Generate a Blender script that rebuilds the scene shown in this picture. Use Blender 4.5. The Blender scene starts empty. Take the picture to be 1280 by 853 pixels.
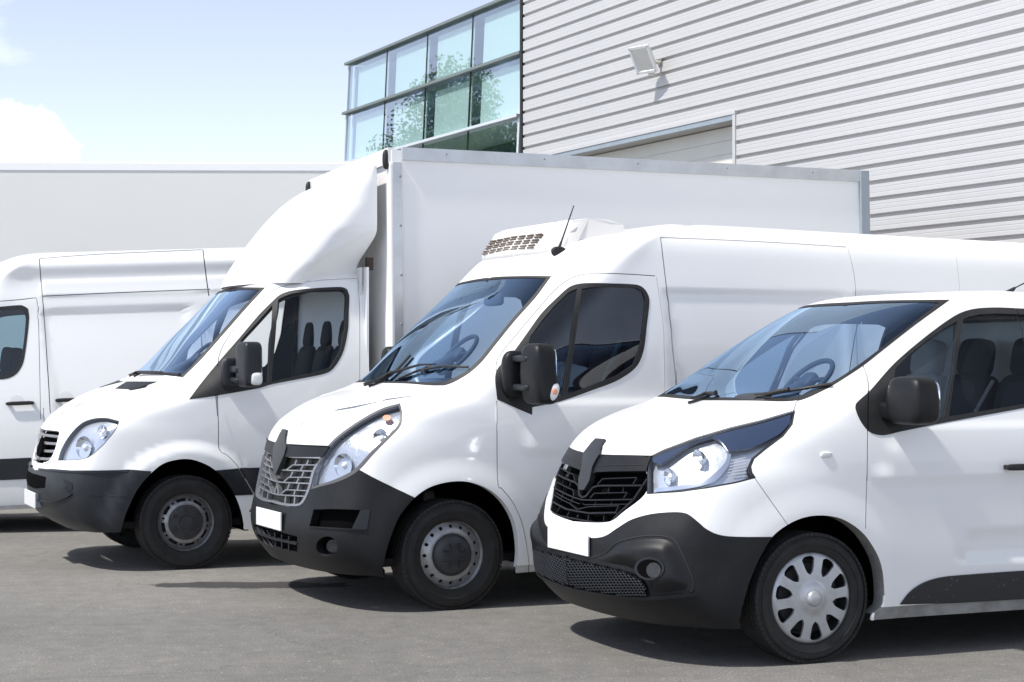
import bpy, bmesh, math, random
import numpy as np
from mathutils import Vector, Matrix
from mathutils.bvhtree import BVHTree
from mathutils.geometry import delaunay_2d_cdt
random.seed(4); rng = np.random.default_rng(4)
sc = bpy.context.scene
COL = sc.collection

# ------------------------------------------------------------------ camera, world, sun
F, CX, HY, H = 2240., 640., 452., 1.56          # focal length in photo pixels, horizon row, eye height
cam_d = bpy.data.cameras.new('camera'); cam = bpy.data.objects.new('camera', cam_d); COL.objects.link(cam)
cam.location = (0, 0, H); cam.rotation_euler = (math.radians(90), 0, 0)
cam_d.sensor_width = 36; cam_d.lens = 36*F/1280; cam_d.shift_y = (HY-426.5)/1280
cam_d.clip_start = .1; cam_d.clip_end = 3000
sc.camera = cam
SUN_EL = 56.; FWD_TH = 24.
_t = math.radians(FWD_TH); _a = math.radians(3)
_F = Vector((-math.cos(_t), -math.sin(_t), 0)); _N = Vector((math.sin(_t), -math.cos(_t), 0))
sun_h = (_F*math.cos(_a)+_N*math.sin(_a)).normalized()
el = math.radians(SUN_EL)
sun_dir = sun_h*math.cos(el)+Vector((0, 0, math.sin(el)))
w = bpy.data.worlds.new("World"); sc.world = w; w.use_nodes = True
nt = w.node_tree; nt.nodes.clear()
sky = nt.nodes.new('ShaderNodeTexSky'); sky.sky_type = 'NISHITA'; sky.sun_disc = False
sky.sun_elevation = el; sky.sun_rotation = math.atan2(sun_dir.x, sun_dir.y)
sky.air_density = .42; sky.dust_density = .1; sky.ozone_density = 1.0
hs = nt.nodes.new('ShaderNodeHueSaturation'); hs.inputs['Saturation'].default_value = .58
gm = nt.nodes.new('ShaderNodeMix'); gm.data_type = 'RGBA'; gm.blend_type = 'MULTIPLY'; gm.inputs[0].default_value = 1; gm.inputs[7].default_value = (1.0, .975, .945, 1)
sx = nt.nodes.new('ShaderNodeSeparateXYZ'); tc0 = nt.nodes.new('ShaderNodeTexCoord'); mr = nt.nodes.new('ShaderNodeMapRange'); mr.inputs['From Min'].default_value = 0; mr.inputs['From Max'].default_value = .45; mr.inputs['To Min'].default_value = .76; mr.inputs['To Max'].default_value = 1.0
nt.links.new(tc0.outputs['Generated'], sx.inputs[0]); nt.links.new(sx.outputs['Z'], mr.inputs['Value']); nt.links.new(mr.outputs[0], hs.inputs['Value'])
nt.links.new(sky.outputs[0], hs.inputs['Color']); nt.links.new(hs.outputs[0], gm.inputs[6])
tc = nt.nodes.new('ShaderNodeTexCoord'); mp = nt.nodes.new('ShaderNodeMapping'); mp.inputs['Scale'].default_value = (1, 1, 2.6)
mp.inputs['Location'].default_value = (.35, .1, .0)
no = nt.nodes.new('ShaderNodeTexNoise'); no.inputs['Scale'].default_value = 3.1; no.inputs['Detail'].default_value = 9; no.inputs['Roughness'].default_value = .58
rp = nt.nodes.new('ShaderNodeValToRGB'); rp.color_ramp.elements[0].position = .60; rp.color_ramp.elements[1].position = .90
mx = nt.nodes.new('ShaderNodeMix'); mx.data_type = 'RGBA'; mx.inputs[7].default_value = (6.6, 6.65, 6.8, 1)
mul = nt.nodes.new('ShaderNodeMath'); mul.operation = 'MULTIPLY_ADD'; mul.inputs[1].default_value = .75; mul.inputs[2].default_value = .02
bg = nt.nodes.new('ShaderNodeBackground'); bg.inputs['Strength'].default_value = .145
ow = nt.nodes.new('ShaderNodeOutputWorld')
cd_ = Vector(((20-CX)/F, 1, (HY-175)/F)).normalized()
cs = nt.nodes.new('ShaderNodeVectorMath'); cs.operation = 'SUBTRACT'; cs.inputs[1].default_value = cd_; nt.links.new(tc.outputs['Generated'], cs.inputs[0])
cm = nt.nodes.new('ShaderNodeVectorMath'); cm.operation = 'MULTIPLY'; cm.inputs[1].default_value = (1/.030, 1/.030, 1/.024); nt.links.new(cs.outputs[0], cm.inputs[0])
cn = nt.nodes.new('ShaderNodeTexNoise'); cn.inputs['Scale'].default_value = 26; cn.inputs['Detail'].default_value = 7; cn.inputs['Roughness'].default_value = .6; nt.links.new(tc.outputs['Generated'], cn.inputs['Vector'])
cw = nt.nodes.new('ShaderNodeVectorMath'); cw.operation = 'LENGTH'; nt.links.new(cm.outputs[0], cw.inputs[0])
cx_ = nt.nodes.new('ShaderNodeMath'); cx_.operation = 'MULTIPLY_ADD'; cx_.inputs[1].default_value = -1; nt.links.new(cw.outputs['Value'], cx_.inputs[0])
cy_ = nt.nodes.new('ShaderNodeMath'); cy_.operation = 'MULTIPLY'; cy_.inputs[1].default_value = 2.2; nt.links.new(cn.outputs['Fac'], cy_.inputs[0]); nt.links.new(cy_.outputs[0], cx_.inputs[2])
cr_ = nt.nodes.new('ShaderNodeValToRGB'); cr_.color_ramp.elements[0].position = .0; cr_.color_ramp.elements[1].position = .55; nt.links.new(cx_.outputs[0], cr_.inputs[0])
mx2 = nt.nodes.new('ShaderNodeMath'); mx2.operation = 'MAXIMUM'; nt.links.new(cr_.outputs[0], mx2.inputs[1])
for a, b in ((tc.outputs['Generated'], mp.inputs['Vector']), (mp.outputs[0], no.inputs['Vector']), (no.outputs['Fac'], rp.inputs[0]),
             (rp.outputs[0], mul.inputs[0]), (mul.outputs[0], mx2.inputs[0]), (mx2.outputs[0], mx.inputs[0]), (gm.outputs[2], mx.inputs[6]), (mx.outputs[2], bg.inputs[0]), (bg.outputs[0], ow.inputs[0])):
    nt.links.new(a, b)
sd = bpy.data.lights.new('sun', 'SUN'); sd.energy = 2.1; sd.angle = math.radians(2.2); sd.color = (1, .965, .91)
so = bpy.data.objects.new('sun', sd); COL.objects.link(so); so.location = (-10, -10, 20)
so.rotation_euler = sun_dir.to_track_quat('Z', 'Y').to_euler()
sc.view_settings.view_transform = 'Standard'; sc.view_settings.look = 'None'
sc.view_settings.exposure = 1.22; sc.view_settings.gamma = 1
sc.render.engine = 'CYCLES'
sc.cycles.transparent_max_bounces = 16

# ------------------------------------------------------------------ materials
MAT = {}
def material(name, col, rough=.5, metal=0, coat=0, spec=.5, noise=None, bump=None, emis=None):
    m = bpy.data.materials.new(name); m.use_nodes = True; n = m.node_tree; b = n.nodes['Principled BSDF']
    b.inputs['Base Color'].default_value = (*col, 1); b.inputs['Roughness'].default_value = rough
    b.inputs['Metallic'].default_value = metal; b.inputs['Coat Weight'].default_value = coat
    b.inputs['Coat Roughness'].default_value = .04; b.inputs['Specular IOR Level'].default_value = spec
    t = n.nodes.new('ShaderNodeTexCoord')
    if noise:                      # (scale, amount, detail, second colour)
        s, lo, hi, c2 = noise
        q = n.nodes.new('ShaderNodeTexNoise'); q.inputs['Scale'].default_value = s; q.inputs['Detail'].default_value = 8; q.inputs['Roughness'].default_value = .65
        r = n.nodes.new('ShaderNodeValToRGB'); r.color_ramp.elements[0].position = lo; r.color_ramp.elements[1].position = hi
        r.color_ramp.elements[0].color = (*col, 1); r.color_ramp.elements[1].color = (*c2, 1)
        n.links.new(t.outputs['Object'], q.inputs['Vector']); n.links.new(q.outputs['Fac'], r.inputs[0]); n.links.new(r.outputs[0], b.inputs['Base Color'])
    if bump:
        s, st, d = bump
        q = n.nodes.new('ShaderNodeTexNoise'); q.inputs['Scale'].default_value = s; q.inputs['Detail'].default_value = 4
        k = n.nodes.new('ShaderNodeBump'); k.inputs['Strength'].default_value = st; k.inputs['Distance'].default_value = d
        n.links.new(t.outputs['Object'], q.inputs['Vector']); n.links.new(q.outputs['Fac'], k.inputs['Height']); n.links.new(k.outputs[0], b.inputs['Normal'])
    MAT[name] = m; return m
def glass(name, tint, refl=1.0, rough=.0, coat=(.95, .98, 1)):
    m = bpy.data.materials.new(name); m.use_nodes = True; n = m.node_tree; n.nodes.clear()
    o = n.nodes.new('ShaderNodeOutputMaterial'); mixs = n.nodes.new('ShaderNodeMixShader')
    tr = n.nodes.new('ShaderNodeBsdfTransparent'); tr.inputs[0].default_value = (*tint, 1)
    gl = n.nodes.new('ShaderNodeBsdfGlossy'); gl.inputs['Roughness'].default_value = rough; gl.inputs[0].default_value = (*coat, 1)
    fr = n.nodes.new('ShaderNodeFresnel'); fr.inputs[0].default_value = 1.5
    k = n.nodes.new('ShaderNodeMath'); k.operation = 'MULTIPLY_ADD'; k.inputs[1].default_value = refl; k.inputs[2].default_value = .0; k.use_clamp = True
    ge = n.nodes.new('ShaderNodeNewGeometry'); fl = n.nodes.new('ShaderNodeMath'); fl.operation = 'SUBTRACT'; fl.inputs[0].default_value = 1
    m2 = n.nodes.new('ShaderNodeMath'); m2.operation = 'MULTIPLY'
    n.links.new(fr.outputs[0], k.inputs[0]); n.links.new(ge.outputs['Backfacing'], fl.inputs[1])
    n.links.new(k.outputs[0], m2.inputs[0]); n.links.new(fl.outputs[0], m2.inputs[1])
    n.links.new(m2.outputs[0], mixs.inputs[0]); n.links.new(tr.outputs[0], mixs.inputs[1]); n.links.new(gl.outputs[0], mixs.inputs[2]); n.links.new(mixs.outputs[0], o.inputs[0])
    MAT[name] = m; return m
material('white_paint', (.89, .888, .88), .36, coat=.5, noise=(1.6, .35, .8, (.87, .868, .86)))
material('white_paint_dull', (.90, .90, .89), .5, coat=.15, noise=(2.3, .4, .8, (.88, .88, .87)))
material('emblem_black', (.020, .021, .024), .35, spec=.5)
material('black_plastic', (.008, .0085, .010), .46, spec=.30, noise=(9, .45, .8, (.014, .014, .0145)), bump=(900, .12, .002))
material('grey_plastic', (.016, .018, .022), .42, spec=.35, noise=(7, .45, .8, (.024, .026, .030)), bump=(900, .1, .002))
material('rubber', (.012, .012, .013), .6, noise=(14, .45, .75, (.024, .023, .021)))
material('tyre_rubber', (.011, .0105, .0105), .72, noise=(11, .4, .8, (.026, .024, .022)), bump=(60, .25, .004))
material('shadow_gap', (.02, .02, .022), .7)
material('dark_void', (.004, .004, .0045), .95, spec=.03)
material('silver_wheel', (.50, .51, .53), .34, metal=.55, noise=(20, .45, .8, (.40, .40, .40)))
material('steel_rim', (.32, .32, .33), .38, metal=.7, noise=(22, .42, .7, (.20, .19, .18)))
material('steel_mid', (.40, .40, .41), .36, metal=.6, noise=(24, .42, .75, (.27, .265, .26)))
material('aluminium', (.62, .64, .66), .38, metal=.6, noise=(6, .4, .8, (.5, .51, .52)))
material('blue_grey_metal', (.36, .41, .45), .45, metal=.3, noise=(5, .4, .8, (.30, .35, .39)))
material('chrome', (.85, .87, .9), .12, metal=1)
material('reflector', (.66, .68, .72), .24, metal=.65, bump=(9, .25, .02))
material('seal_grey', (.10, .10, .105), .5)
material('reflector_soft', (.50, .52, .56), .26, metal=.6, bump=(12, .35, .02))
material('lamp_dark', (.03, .04, .07), .15, spec=.6)
material('amber', (.75, .16, .05), .25, coat=.5)
material('white_plastic', (.78, .78, .77), .4)
material('unit_cream', (.80, .78, .75), .45)
material('grille_silver', (.30, .31, .33), .35, metal=.5, noise=(30, .4, .75, (.18, .18, .19)))
material('plate', (.86, .86, .86), .35, coat=.3)
material('seat_fabric', (.007, .007, .008), .9, bump=(300, .3, .003))
material('seat_grey', (.022, .023, .026), .9, bump=(300, .3, .003))
material('seat_light', (.30, .29, .27), .85)
material('seat_maroon', (.10, .035, .035), .85)
material('belt', (.22, .22, .22), .7)
material('dash', (.030, .034, .042), .6, noise=(5, .4, .7, (.045, .05, .06)))
material('cabin_trim', (.05, .052, .056), .75)
material('cabin_light', (.72, .72, .70), .8)
material('underbody', (.012, .012, .012), .85)
material('dirty_sill', (.30, .30, .29), .6, noise=(8, .35, .7, (.16, .155, .145)), bump=(40, .2, .004))
glass('windscreen_glass', (.58, .74, .93), 2.3, coat=(.56, .76, 1.0))  # blue of the reflected sky put into tint and gloss colour
glass('side_glass', (.55, .68, .74), 1.5)
glass('dark_glass', (.22, .34, .40), 1.8)
glass('lens', (.95, .97, 1.0), 1.2)

# ------------------------------------------------------------------ object helpers
def link(name, me, mat=None, parent=None):
    o = bpy.data.objects.new(name, me); COL.objects.link(o)
    if mat: me.materials.append(MAT[mat])
    if parent: o.parent = parent
    return o
def thing(name, label, cat, loc=(0, 0, 0), rz=0, group=None):
    o = bpy.data.objects.new(name, None); COL.objects.link(o); o.empty_display_size = .3
    o.location = loc; o.rotation_euler = (0, 0, rz); o['label'] = label; o['category'] = cat
    if group: o['group'] = group
    return o
def tag(o, label, cat, group=None):
    o['label'] = label; o['category'] = cat
    if group: o['group'] = group
    return o
def stuff(o): o['kind'] = 'stuff'; return o
class MB:
    """small mesh builder"""
    def __init__(s): s.v = []; s.f = []
    def add(s, vs, fs):
        n = len(s.v); s.v += [tuple(map(float, p)) for p in vs]; s.f += [tuple(n+i for i in f) for f in fs]; return s
    def box(s, c, d, rz=0, M=None):
        vs = []
        for z in (-.5, .5):
            for x, y in ((-.5, -.5), (.5, -.5), (.5, .5), (-.5, .5)):
                p = Vector((x*d[0], y*d[1], z*d[2]))
                if rz: p.rotate(Matrix.Rotation(rz, 3, 'Z'))
                if M: p = M @ p
                vs.append(p+Vector(c))
        return s.add(vs, [(3, 2, 1, 0), (4, 5, 6, 7), (0, 1, 5, 4), (1, 2, 6, 5), (2, 3, 7, 6), (3, 0, 4, 7)])
    def tube(s, pts, r, n=10, cap=True):
        pts = [Vector(p) for p in pts]; rs = r if isinstance(r, (list, tuple)) else [r]*len(pts)
        vs = []; up = Vector((0, 0, 1))
        for i, p in enumerate(pts):
            d = (pts[min(i+1, len(pts)-1)]-pts[max(i-1, 0)]).normalized()
            a = d.cross(up)
            if a.length < .05: a = d.cross(Vector((1, 0, 0)))
            a.normalize(); b = d.cross(a)
            for k in range(n):
                t = 2*math.pi*k/n; vs.append(p+(a*math.cos(t)+b*math.sin(t))*rs[i])
        fs = [(i*n+k, i*n+(k+1) % n, (i+1)*n+(k+1) % n, (i+1)*n+k) for i in range(len(pts)-1) for k in range(n)]
        if cap: fs += [tuple(range(n))[::-1], tuple((len(pts)-1)*n+k for k in range(n))]
        return s.add(vs, fs)
    def lathe(s, prof, c=(0, 0, 0), axis='y', n=48, closed=False):
        """prof: (radius, offset along axis)"""
        vs = []
        for r, h in prof:
            for k in range(n):
                t = 2*math.pi*k/n; a, b = r*math.cos(t), r*math.sin(t)
                p = {'y': (a, h, b), 'x': (h, a, b), 'z': (a, b, h)}[axis]
                vs.append((p[0]+c[0], p[1]+c[1], p[2]+c[2]))
        m = len(prof); fs = [(i*n+k, i*n+(k+1) % n, ((i+1) % m)*n+(k+1) % n, ((i+1) % m)*n+k) for i in range(m if closed else m-1) for k in range(n)]
        return s.add(vs, fs)
    def superell(s, c, d, e=.35, M=None, nu=28, nv=18, fn=None):
        pw = lambda v: math.copysign(abs(v)**e, v)
        vs = []
        for j in range(nv+1):
            ph = -math.pi/2+math.pi*j/nv
            for i in range(nu):
                th = 2*math.pi*i/nu
                p = Vector((d[0]*pw(math.cos(ph))*pw(math.cos(th)), d[1]*pw(math.cos(ph))*pw(math.sin(th)), d[2]*pw(math.sin(ph))))
                if fn: p = fn(p)
                if M: p = M @ p
                vs.append(p+Vector(c))
        fs = [(j*nu+i, j*nu+(i+1) % nu, (j+1)*nu+(i+1) % nu, (j+1)*nu+i) for j in range(nv) for i in range(nu)]
        return s.add(vs, fs)
    def prism(s, poly, fn, h0, h1):
        """poly 2-D, fn(p, h)->3-D"""
        n = len(poly)
        s.add([fn(p, h0) for p in poly]+[fn(p, h1) for p in poly], [tuple(range(n))[::-1], tuple(range(n, 2*n))]+[(k, (k+1) % n, n+(k+1) % n, n+k) for k in range(n)])
        return s
    def mirror(s):
        n = len(s.v); s.v += [(x, -y, z) for x, y, z in s.v]; s.f += [tuple(n+i for i in f)[::-1] for f in s.f]; return s
    def build(s, name, mat, parent=None, smooth=False, bevel=0):
        me = bpy.data.meshes.new(name); me.from_pydata(s.v, [], s.f)
        bm = bmesh.new(); bm.from_mesh(me)
        bmesh.ops.remove_doubles(bm, verts=bm.verts, dist=1e-5)
        bmesh.ops.recalc_face_normals(bm, faces=bm.faces); bm.to_mesh(me); bm.free()
        if smooth:
            me.polygons.foreach_set('use_smooth', [True]*len(me.polygons)); me.set_sharp_from_angle(angle=math.radians(38 if smooth is True else smooth))
        o = link(name, me, mat, parent)
        if bevel:
            b = o.modifiers.new('bevel', 'BEVEL'); b.width = bevel; b.segments = 2; b.limit_method = 'ANGLE'
        return o

def smooth_closed(pts, step=4.):
    """Catmull-Rom through points, corners kept; returns a dense list"""
    n = len(pts); P = [np.array(p, float) for p in pts]; out = []
    corner = []
    for i in range(n):
        a = P[i]-P[i-1]; b = P[(i+1) % n]-P[i]
        c = np.dot(a, b)/(np.linalg.norm(a)*np.linalg.norm(b)+1e-9); corner.append(c < .62)
    for i in range(n):
        p1, p2 = P[i], P[(i+1) % n]
        d = p2-p1
        t1 = d if corner[i] else (p2-P[i-1])/2
        t2 = d if corner[(i+1) % n] else (P[(i+2) % n]-p1)/2
        L = np.linalg.norm(d); m = max(1, int(L/step))
        for t1_ in (t1, t2):
            l = np.linalg.norm(t1_)
            if l > L: t1_ *= L/l
        for k in range(m):
            t = k/m; h = t*t
            out.append((2*t*h-3*h+1)*p1+(t*h-2*h+t)*t1+(-2*t*h+3*h)*p2+(t*h-h)*t2)
    return out
def buffer_line(pts, wd, step=4.):
    P = [np.array(p, float) for p in pts]
    if len(P) > 2:
        Q = []
        for i in range(len(P)-1):
            p0 = P[max(i-1, 0)]; p1 = P[i]; p2 = P[i+1]; p3 = P[min(i+2, len(P)-1)]
            m = max(1, int(np.linalg.norm(p2-p1)/step))
            for k in range(m):
                t = k/m
                Q.append(.5*((2*p1)+(-p0+p2)*t+(2*p0-5*p1+4*p2-p3)*t*t+(-p0+3*p1-3*p2+p3)*t**3))
        Q.append(P[-1]); P = Q
    a, b = [], []
    for i, p in enumerate(P):
        d = P[min(i+1, len(P)-1)]-P[max(i-1, 0)]; d /= np.linalg.norm(d)+1e-9
        q = np.array((-d[1], d[0]))*wd/2; a.append(p+q); b.append(p-q)
    return a+b[::-1]
def densify(poly, step=5.):
    out = []
    n = len(poly)
    for i in range(n):
        a, b = np.array(poly[i]), np.array(poly[(i+1) % n]); m = max(1, int(np.linalg.norm(b-a)/step))
        out += [a+(b-a)*k/m for k in range(m)]
    return out
def inside(px, py, poly):
    q = np.array(poly); x0, y0 = q[:, 0], q[:, 1]; x1, y1 = np.roll(x0, -1), np.roll(y0, -1)
    r = np.zeros(len(px), bool)
    for a, b, c, d in zip(x0, y0, x1, y1):
        if b == d: continue
        m = (b > py) != (d > py)
        r ^= m & (px < (c-a)*(py-b)/(d-b)+a)
    return r
def Z(ox, oy, s): return lambda pts: [(ox+x/s, oy+y/s) for x, y in pts]
Z1 = Z(660, 500, 2.844); Z2 = Z(900, 600, 3.368); Z3 = Z(820, 350, 2.783); Z4 = Z(310, 480, 2.843); Z5 = Z(440, 250, 3.047)
Z6 = Z(20, 480, 3.553); Z7 = Z(130, 180, 2.665); Z8 = Z(0, 280, 2.1325); ZM = Z(560, 340, 4.264); ZS = Z(230, 340, 4.7375); ZU = Z(580, 260, 6.4)
ZK = Z(680, 540, 7.107); ZL = Z(315, 530, 7.755)
ZI = lambda pts: list(pts)
CAM = Vector((0, 0, H))
def frame(th, wx, wy, ov, hw):
    """van origin on the ground below the bumper centre, from where the outer face of the front tyre touches the ground"""
    t = math.radians(th); Y = F*H/(wy-HY); X = (wx-CX)/F*Y
    return Vector((X-math.cos(t)*ov-math.sin(t)*hw, Y-math.sin(t)*ov+math.cos(t)*hw, 0)), t

class Local:
    """unprojection of photo points onto planes of a vehicle's own frame"""
    def __init__(s, O, t, pitch=0, lift=0):
        s.M = Matrix.Translation(O) @ Matrix.Rotation(t, 4, 'Z') @ Matrix.Translation((0, 0, lift)) @ Matrix.Rotation(-pitch, 4, 'Y')
        s.Mi = s.M.inverted(); s.o = s.Mi @ CAM
    def ray(s, px, py):
        d = Vector(((px-CX)/F, 1, (HY-py)/F)); return s.o, (s.Mi.to_3x3() @ d)
    def aty(s, p, y):
        o, d = s.ray(*p); t = (y-o.y)/d.y; return o+d*t
    def atx(s, p, x):
        o, d = s.ray(*p); t = (x-o.x)/d.x; return o+d*t

class Body(Local):
    def __init__(s, net, O, t, disp=None, pitch=0, lift=0, cell=.036):
        Local.__init__(s, O, t, pitch, lift)
        C = np.array(net, float); C[:, :, 1] *= -1
        s.nv, s.nu = C.shape[:2]; s.disp = disp
        P = C.copy()
        for _ in range(4): P = P+.85*(C-s._knots(P))
        s.P = P
        # cell scale
        lu = np.linalg.norm(np.diff(C, axis=1), axis=2).mean(0); lv = np.linalg.norm(np.diff(C, axis=0), axis=2)[:, :6].mean(1)
        cu = [max(2, math.ceil(l/(cell if i < 5 else cell*1.6))) for i, l in enumerate(lu)]; cv = [max(2, math.ceil(l/cell)) for l in lv]
        s.cu = np.concatenate(([0], np.cumsum(cu))).astype(float); s.cv = np.concatenate(([0], np.cumsum(cv))).astype(float)
        s.NU, s.NV = int(s.cu[-1]), int(s.cv[-1])
        uu, vv = np.meshgrid(np.arange(s.NU+1), np.arange(s.NV+1)); s.gu, s.gv = uu.ravel().astype(float), vv.ravel().astype(float)
        G = s.pos(s.gu, s.gv); s.G = G
        W = s.NU+1; q = [(j*W+i, j*W+i+1, (j+1)*W+i+1, (j+1)*W+i) for j in range(s.NV) for i in range(s.NU)]
        s.tri = []
        for a, b, c, d in q: s.tri += [(a, b, c), (a, c, d)]
        s.bvh = BVHTree.FromPolygons([Vector(p) for p in G], s.tri)
    def _pad(s, P):
        L = P[:, 1:2].copy(); L[:, :, 1] *= -1
        P = np.concatenate((L, P, 2*P[:, -1:]-P[:, -2:-1]), 1)
        return np.concatenate((2*P[:1]-P[1:2], P, 2*P[-1:]-P[-2:-1]), 0)
    def _knots(s, P):
        Q = s._pad(P); Q = (Q[:, :-2]+4*Q[:, 1:-1]+Q[:, 2:])/6
        return (Q[:-2]+4*Q[1:-1]+Q[2:])/6
    def _eval(s, u, v):
        Q = s._pad(s.P); iu = np.clip(np.floor(u).astype(int), 0, s.nu-2); iv = np.clip(np.floor(v).astype(int), 0, s.nv-2)
        def B(t): return ((1-t)**3/6, (3*t**3-6*t*t+4)/6, (-3*t**3+3*t*t+3*t+1)/6, t**3/6)
        bu, bv = B(u-iu), B(v-iv); R = np.zeros((len(u), 3))
        for a in range(4):
            for b in range(4): R += (bv[a]*bu[b])[:, None]*Q[iv+a, iu+b]
        return R
    def base(s, cu, cv):
        return s._eval(np.interp(cu, s.cu, np.arange(s.nu)), np.interp(cv, s.cv, np.arange(s.nv)))
    def _n(s, f, cu, cv, e=.15):
        a = np.clip(cu+e, 0, s.NU); b = np.clip(cu-e, -0., s.NU); c = np.clip(cv+e, 0, s.NV); d = np.clip(cv-e, 0, s.NV)
        n = np.cross(f(a, cv)-f(b, cv), f(cu, c)-f(cu, d)); l = np.linalg.norm(n, axis=1); n /= np.maximum(l, 1e-9)[:, None]
        n[l < 1e-12] = (0, 0, 1); return n
    def pos(s, cu, cv):
        p = s.base(cu, cv)
        if s.disp is not None:
            n = s._n(s.base, cu, cv); wgt = np.clip((-n[:, 1]-.62)/.25, 0, 1)
            p[:, 1] -= s.disp(p[:, 0], p[:, 2])*wgt
        return p
    def nrm(s, cu, cv): return s._n(s.pos, cu, cv, .3)
    def _uv(s, loc, idx):
        a, b, c = s.tri[idx]; A, B_, C_ = (Vector(s.G[i]) for i in (a, b, c))
        v0, v1, v2 = B_-A, C_-A, loc-A
        d00, d01, d11, d20, d21 = v0.dot(v0), v0.dot(v1), v1.dot(v1), v2.dot(v0), v2.dot(v1)
        D = d00*d11-d01*d01
        if abs(D) < 1e-14: return s.gu[a], s.gv[a]
        v = (d11*d20-d01*d21)/D; w_ = (d00*d21-d01*d20)/D; u = 1-v-w_
        return (min(max(u*s.gu[a]+v*s.gu[b]+w_*s.gu[c], 0), s.NU), min(max(u*s.gv[a]+v*s.gv[b]+w_*s.gv[c], 0), s.NV))
    def hit(s, o, d):
        d = d.normalized(); r = s.bvh.ray_cast(o, d)
        if r[0] is not None: return s._uv(r[0], r[2])
        T = o.length if o.length < 60 else 60
        best = None; lo, hi = T*.6, T*1.5; n = 36
        for _ in range(3):
            for k in range(n+1):
                t = lo+(hi-lo)*k/n; q = s.bvh.find_nearest(o+d*t)
                if q[0] is not None and (best is None or q[3] < best[0]): best = (q[3], t, q[0], q[2])
            st = (hi-lo)/n; lo, hi = best[1]-st, best[1]+st; n = 8
        return s._uv(best[2], best[3])
    def pix(s, poly): return [s.hit(*s.ray(*p)) for p in poly]
    def side(s, pts): return [s.hit(Vector((x, -6, z)), Vector((0, 1, 0))) for x, z in pts]
    def front(s, pts): return [s.hit(Vector((-6, -abs(y), z)), Vector((1, 0, 0))) for y, z in pts]
    def cut(s, regions):
        """regions: list of (name, [uv polygons]); returns pts, tris, label per tri"""
        V, E = [], []; polys = []
        for name, pl in regions:
            for poly in pl:
                poly = [(0. if p[0] < .45 else p[0], 0. if p[1] < .75 else p[1]) for p in poly]
                q = [poly[0]]
                for p in poly[1:]:
                    if abs(p[0]-q[-1][0])+abs(p[1]-q[-1][1]) > .02: q.append(p)
                if len(q) < 3: continue
                n0 = len(V); V += [Vector(p) for p in q]; E += [(n0+k, n0+(k+1) % len(q)) for k in range(len(q))]
                polys.append((name, q))
        keep = np.ones(len(s.gu), bool)
        for i, j in E:
            a, b = np.array(V[i]), np.array(V[j]); lo, hi = np.minimum(a, b)-.3, np.maximum(a, b)+.3
            m = np.where((s.gu > lo[0]) & (s.gu < hi[0]) & (s.gv > lo[1]) & (s.gv < hi[1]) & keep)[0]
            if not len(m): continue
            p = np.stack((s.gu[m], s.gv[m]), 1); d = b-a; t = np.clip(((p-a)@d)/(d@d+1e-12), 0, 1)
            dist = np.linalg.norm(p-(a+t[:, None]*d), axis=1)
            m = m[(dist < .3)]
            edge = (s.gu[m] == 0) | (s.gu[m] == s.NU) | (s.gv[m] == 0) | (s.gv[m] == s.NV)
            keep[m[~edge]] = False
        g0 = len(V); V += [Vector((float(a), float(b))) for a, b in zip(s.gu[keep], s.gv[keep])]
        r = delaunay_2d_cdt(V, E, [], 0, 1e-4)
        pts = np.array([tuple(p) for p in r[0]]); tri = np.array([f for f in r[2] if len(f) == 3])
        c = pts[tri].mean(1); lab = np.zeros(len(tri), int); names = ['body']
        # drop slivers of zero area
        A = pts[tri]; ar = (A[:, 1, 0]-A[:, 0, 0])*(A[:, 2, 1]-A[:, 0, 1])-(A[:, 1, 1]-A[:, 0, 1])*(A[:, 2, 0]-A[:, 0, 0])
        tri = np.where((ar < 0)[:, None], tri[:, ::-1], tri)
        for name, q in polys:
            if name not in names: names.append(name)
            lab[inside(c[:, 0], c[:, 1], q)] = names.index(name)
        lab[np.abs(ar) < 1e-7] = -1
        s.pts, s.tris, s.lab, s.names = pts, tri, lab, names
        s.PP = s.pos(pts[:, 0], pts[:, 1]); s.NN = s.nrm(pts[:, 0], pts[:, 1])
    def part(s, lab_names, off=0., ret=0., centre=True, far=False, filt=None):
        """mesh of the triangles with those labels"""
        ids = [s.names.index(n) for n in lab_names if n in s.names]
        T = s.tris[np.isin(s.lab, ids)]
        if filt is not None: T = T[filt(s.PP[T].mean(1))]
        if not len(T): return None
        used, inv = np.unique(T, return_inverse=True); T = inv.reshape(-1, 3)
        P = s.PP[used]+s.NN[used]*off; N = s.NN[used].copy(); U = s.pts[used, 0]
        F_ = [tuple(t) for t in T]
        P_, N_ = list(P), list(N)
        if ret:
            ed = {}
            for t in T:
                for a, b in ((t[0], t[1]), (t[1], t[2]), (t[2], t[0])):
                    k = (min(a, b), max(a, b)); ed[k] = None if k in ed else (a, b)
            for k, e in ed.items():
                if e is None: continue
                a, b = e
                if U[a] < 1e-3 and U[b] < 1e-3: continue
                d = P[b]-P[a]; L = np.linalg.norm(d)
                if L < 1e-9: continue
                sn = np.cross(d/L, N[a]); n0 = len(P_)
                P_ += [P[a], P[b], P[b]-N[b]*ret, P[a]-N[a]*ret]; N_ += [sn]*4
                F_.append((n0, n0+3, n0+2, n0+1))
        P_, N_ = np.array(P_), np.array(N_)
        def mir(P1, N1, F1): return P1*(1, -1, 1), N1*(1, -1, 1), [f[::-1] for f in F1]
        if centre:
            P2, N2, F2 = mir(P_, N_, F_); n = len(P_)
            F_ = F_+[tuple(n+i for i in f) for f in F2]; P_ = np.concatenate((P_, P2)); N_ = np.concatenate((N_, N2))
        elif far: P_, N_, F_ = mir(P_, N_, F_)
        me = bpy.data.meshes.new('m'); me.from_pydata(P_.tolist(), [], [tuple(int(i) for i in f) for f in F_])
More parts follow.
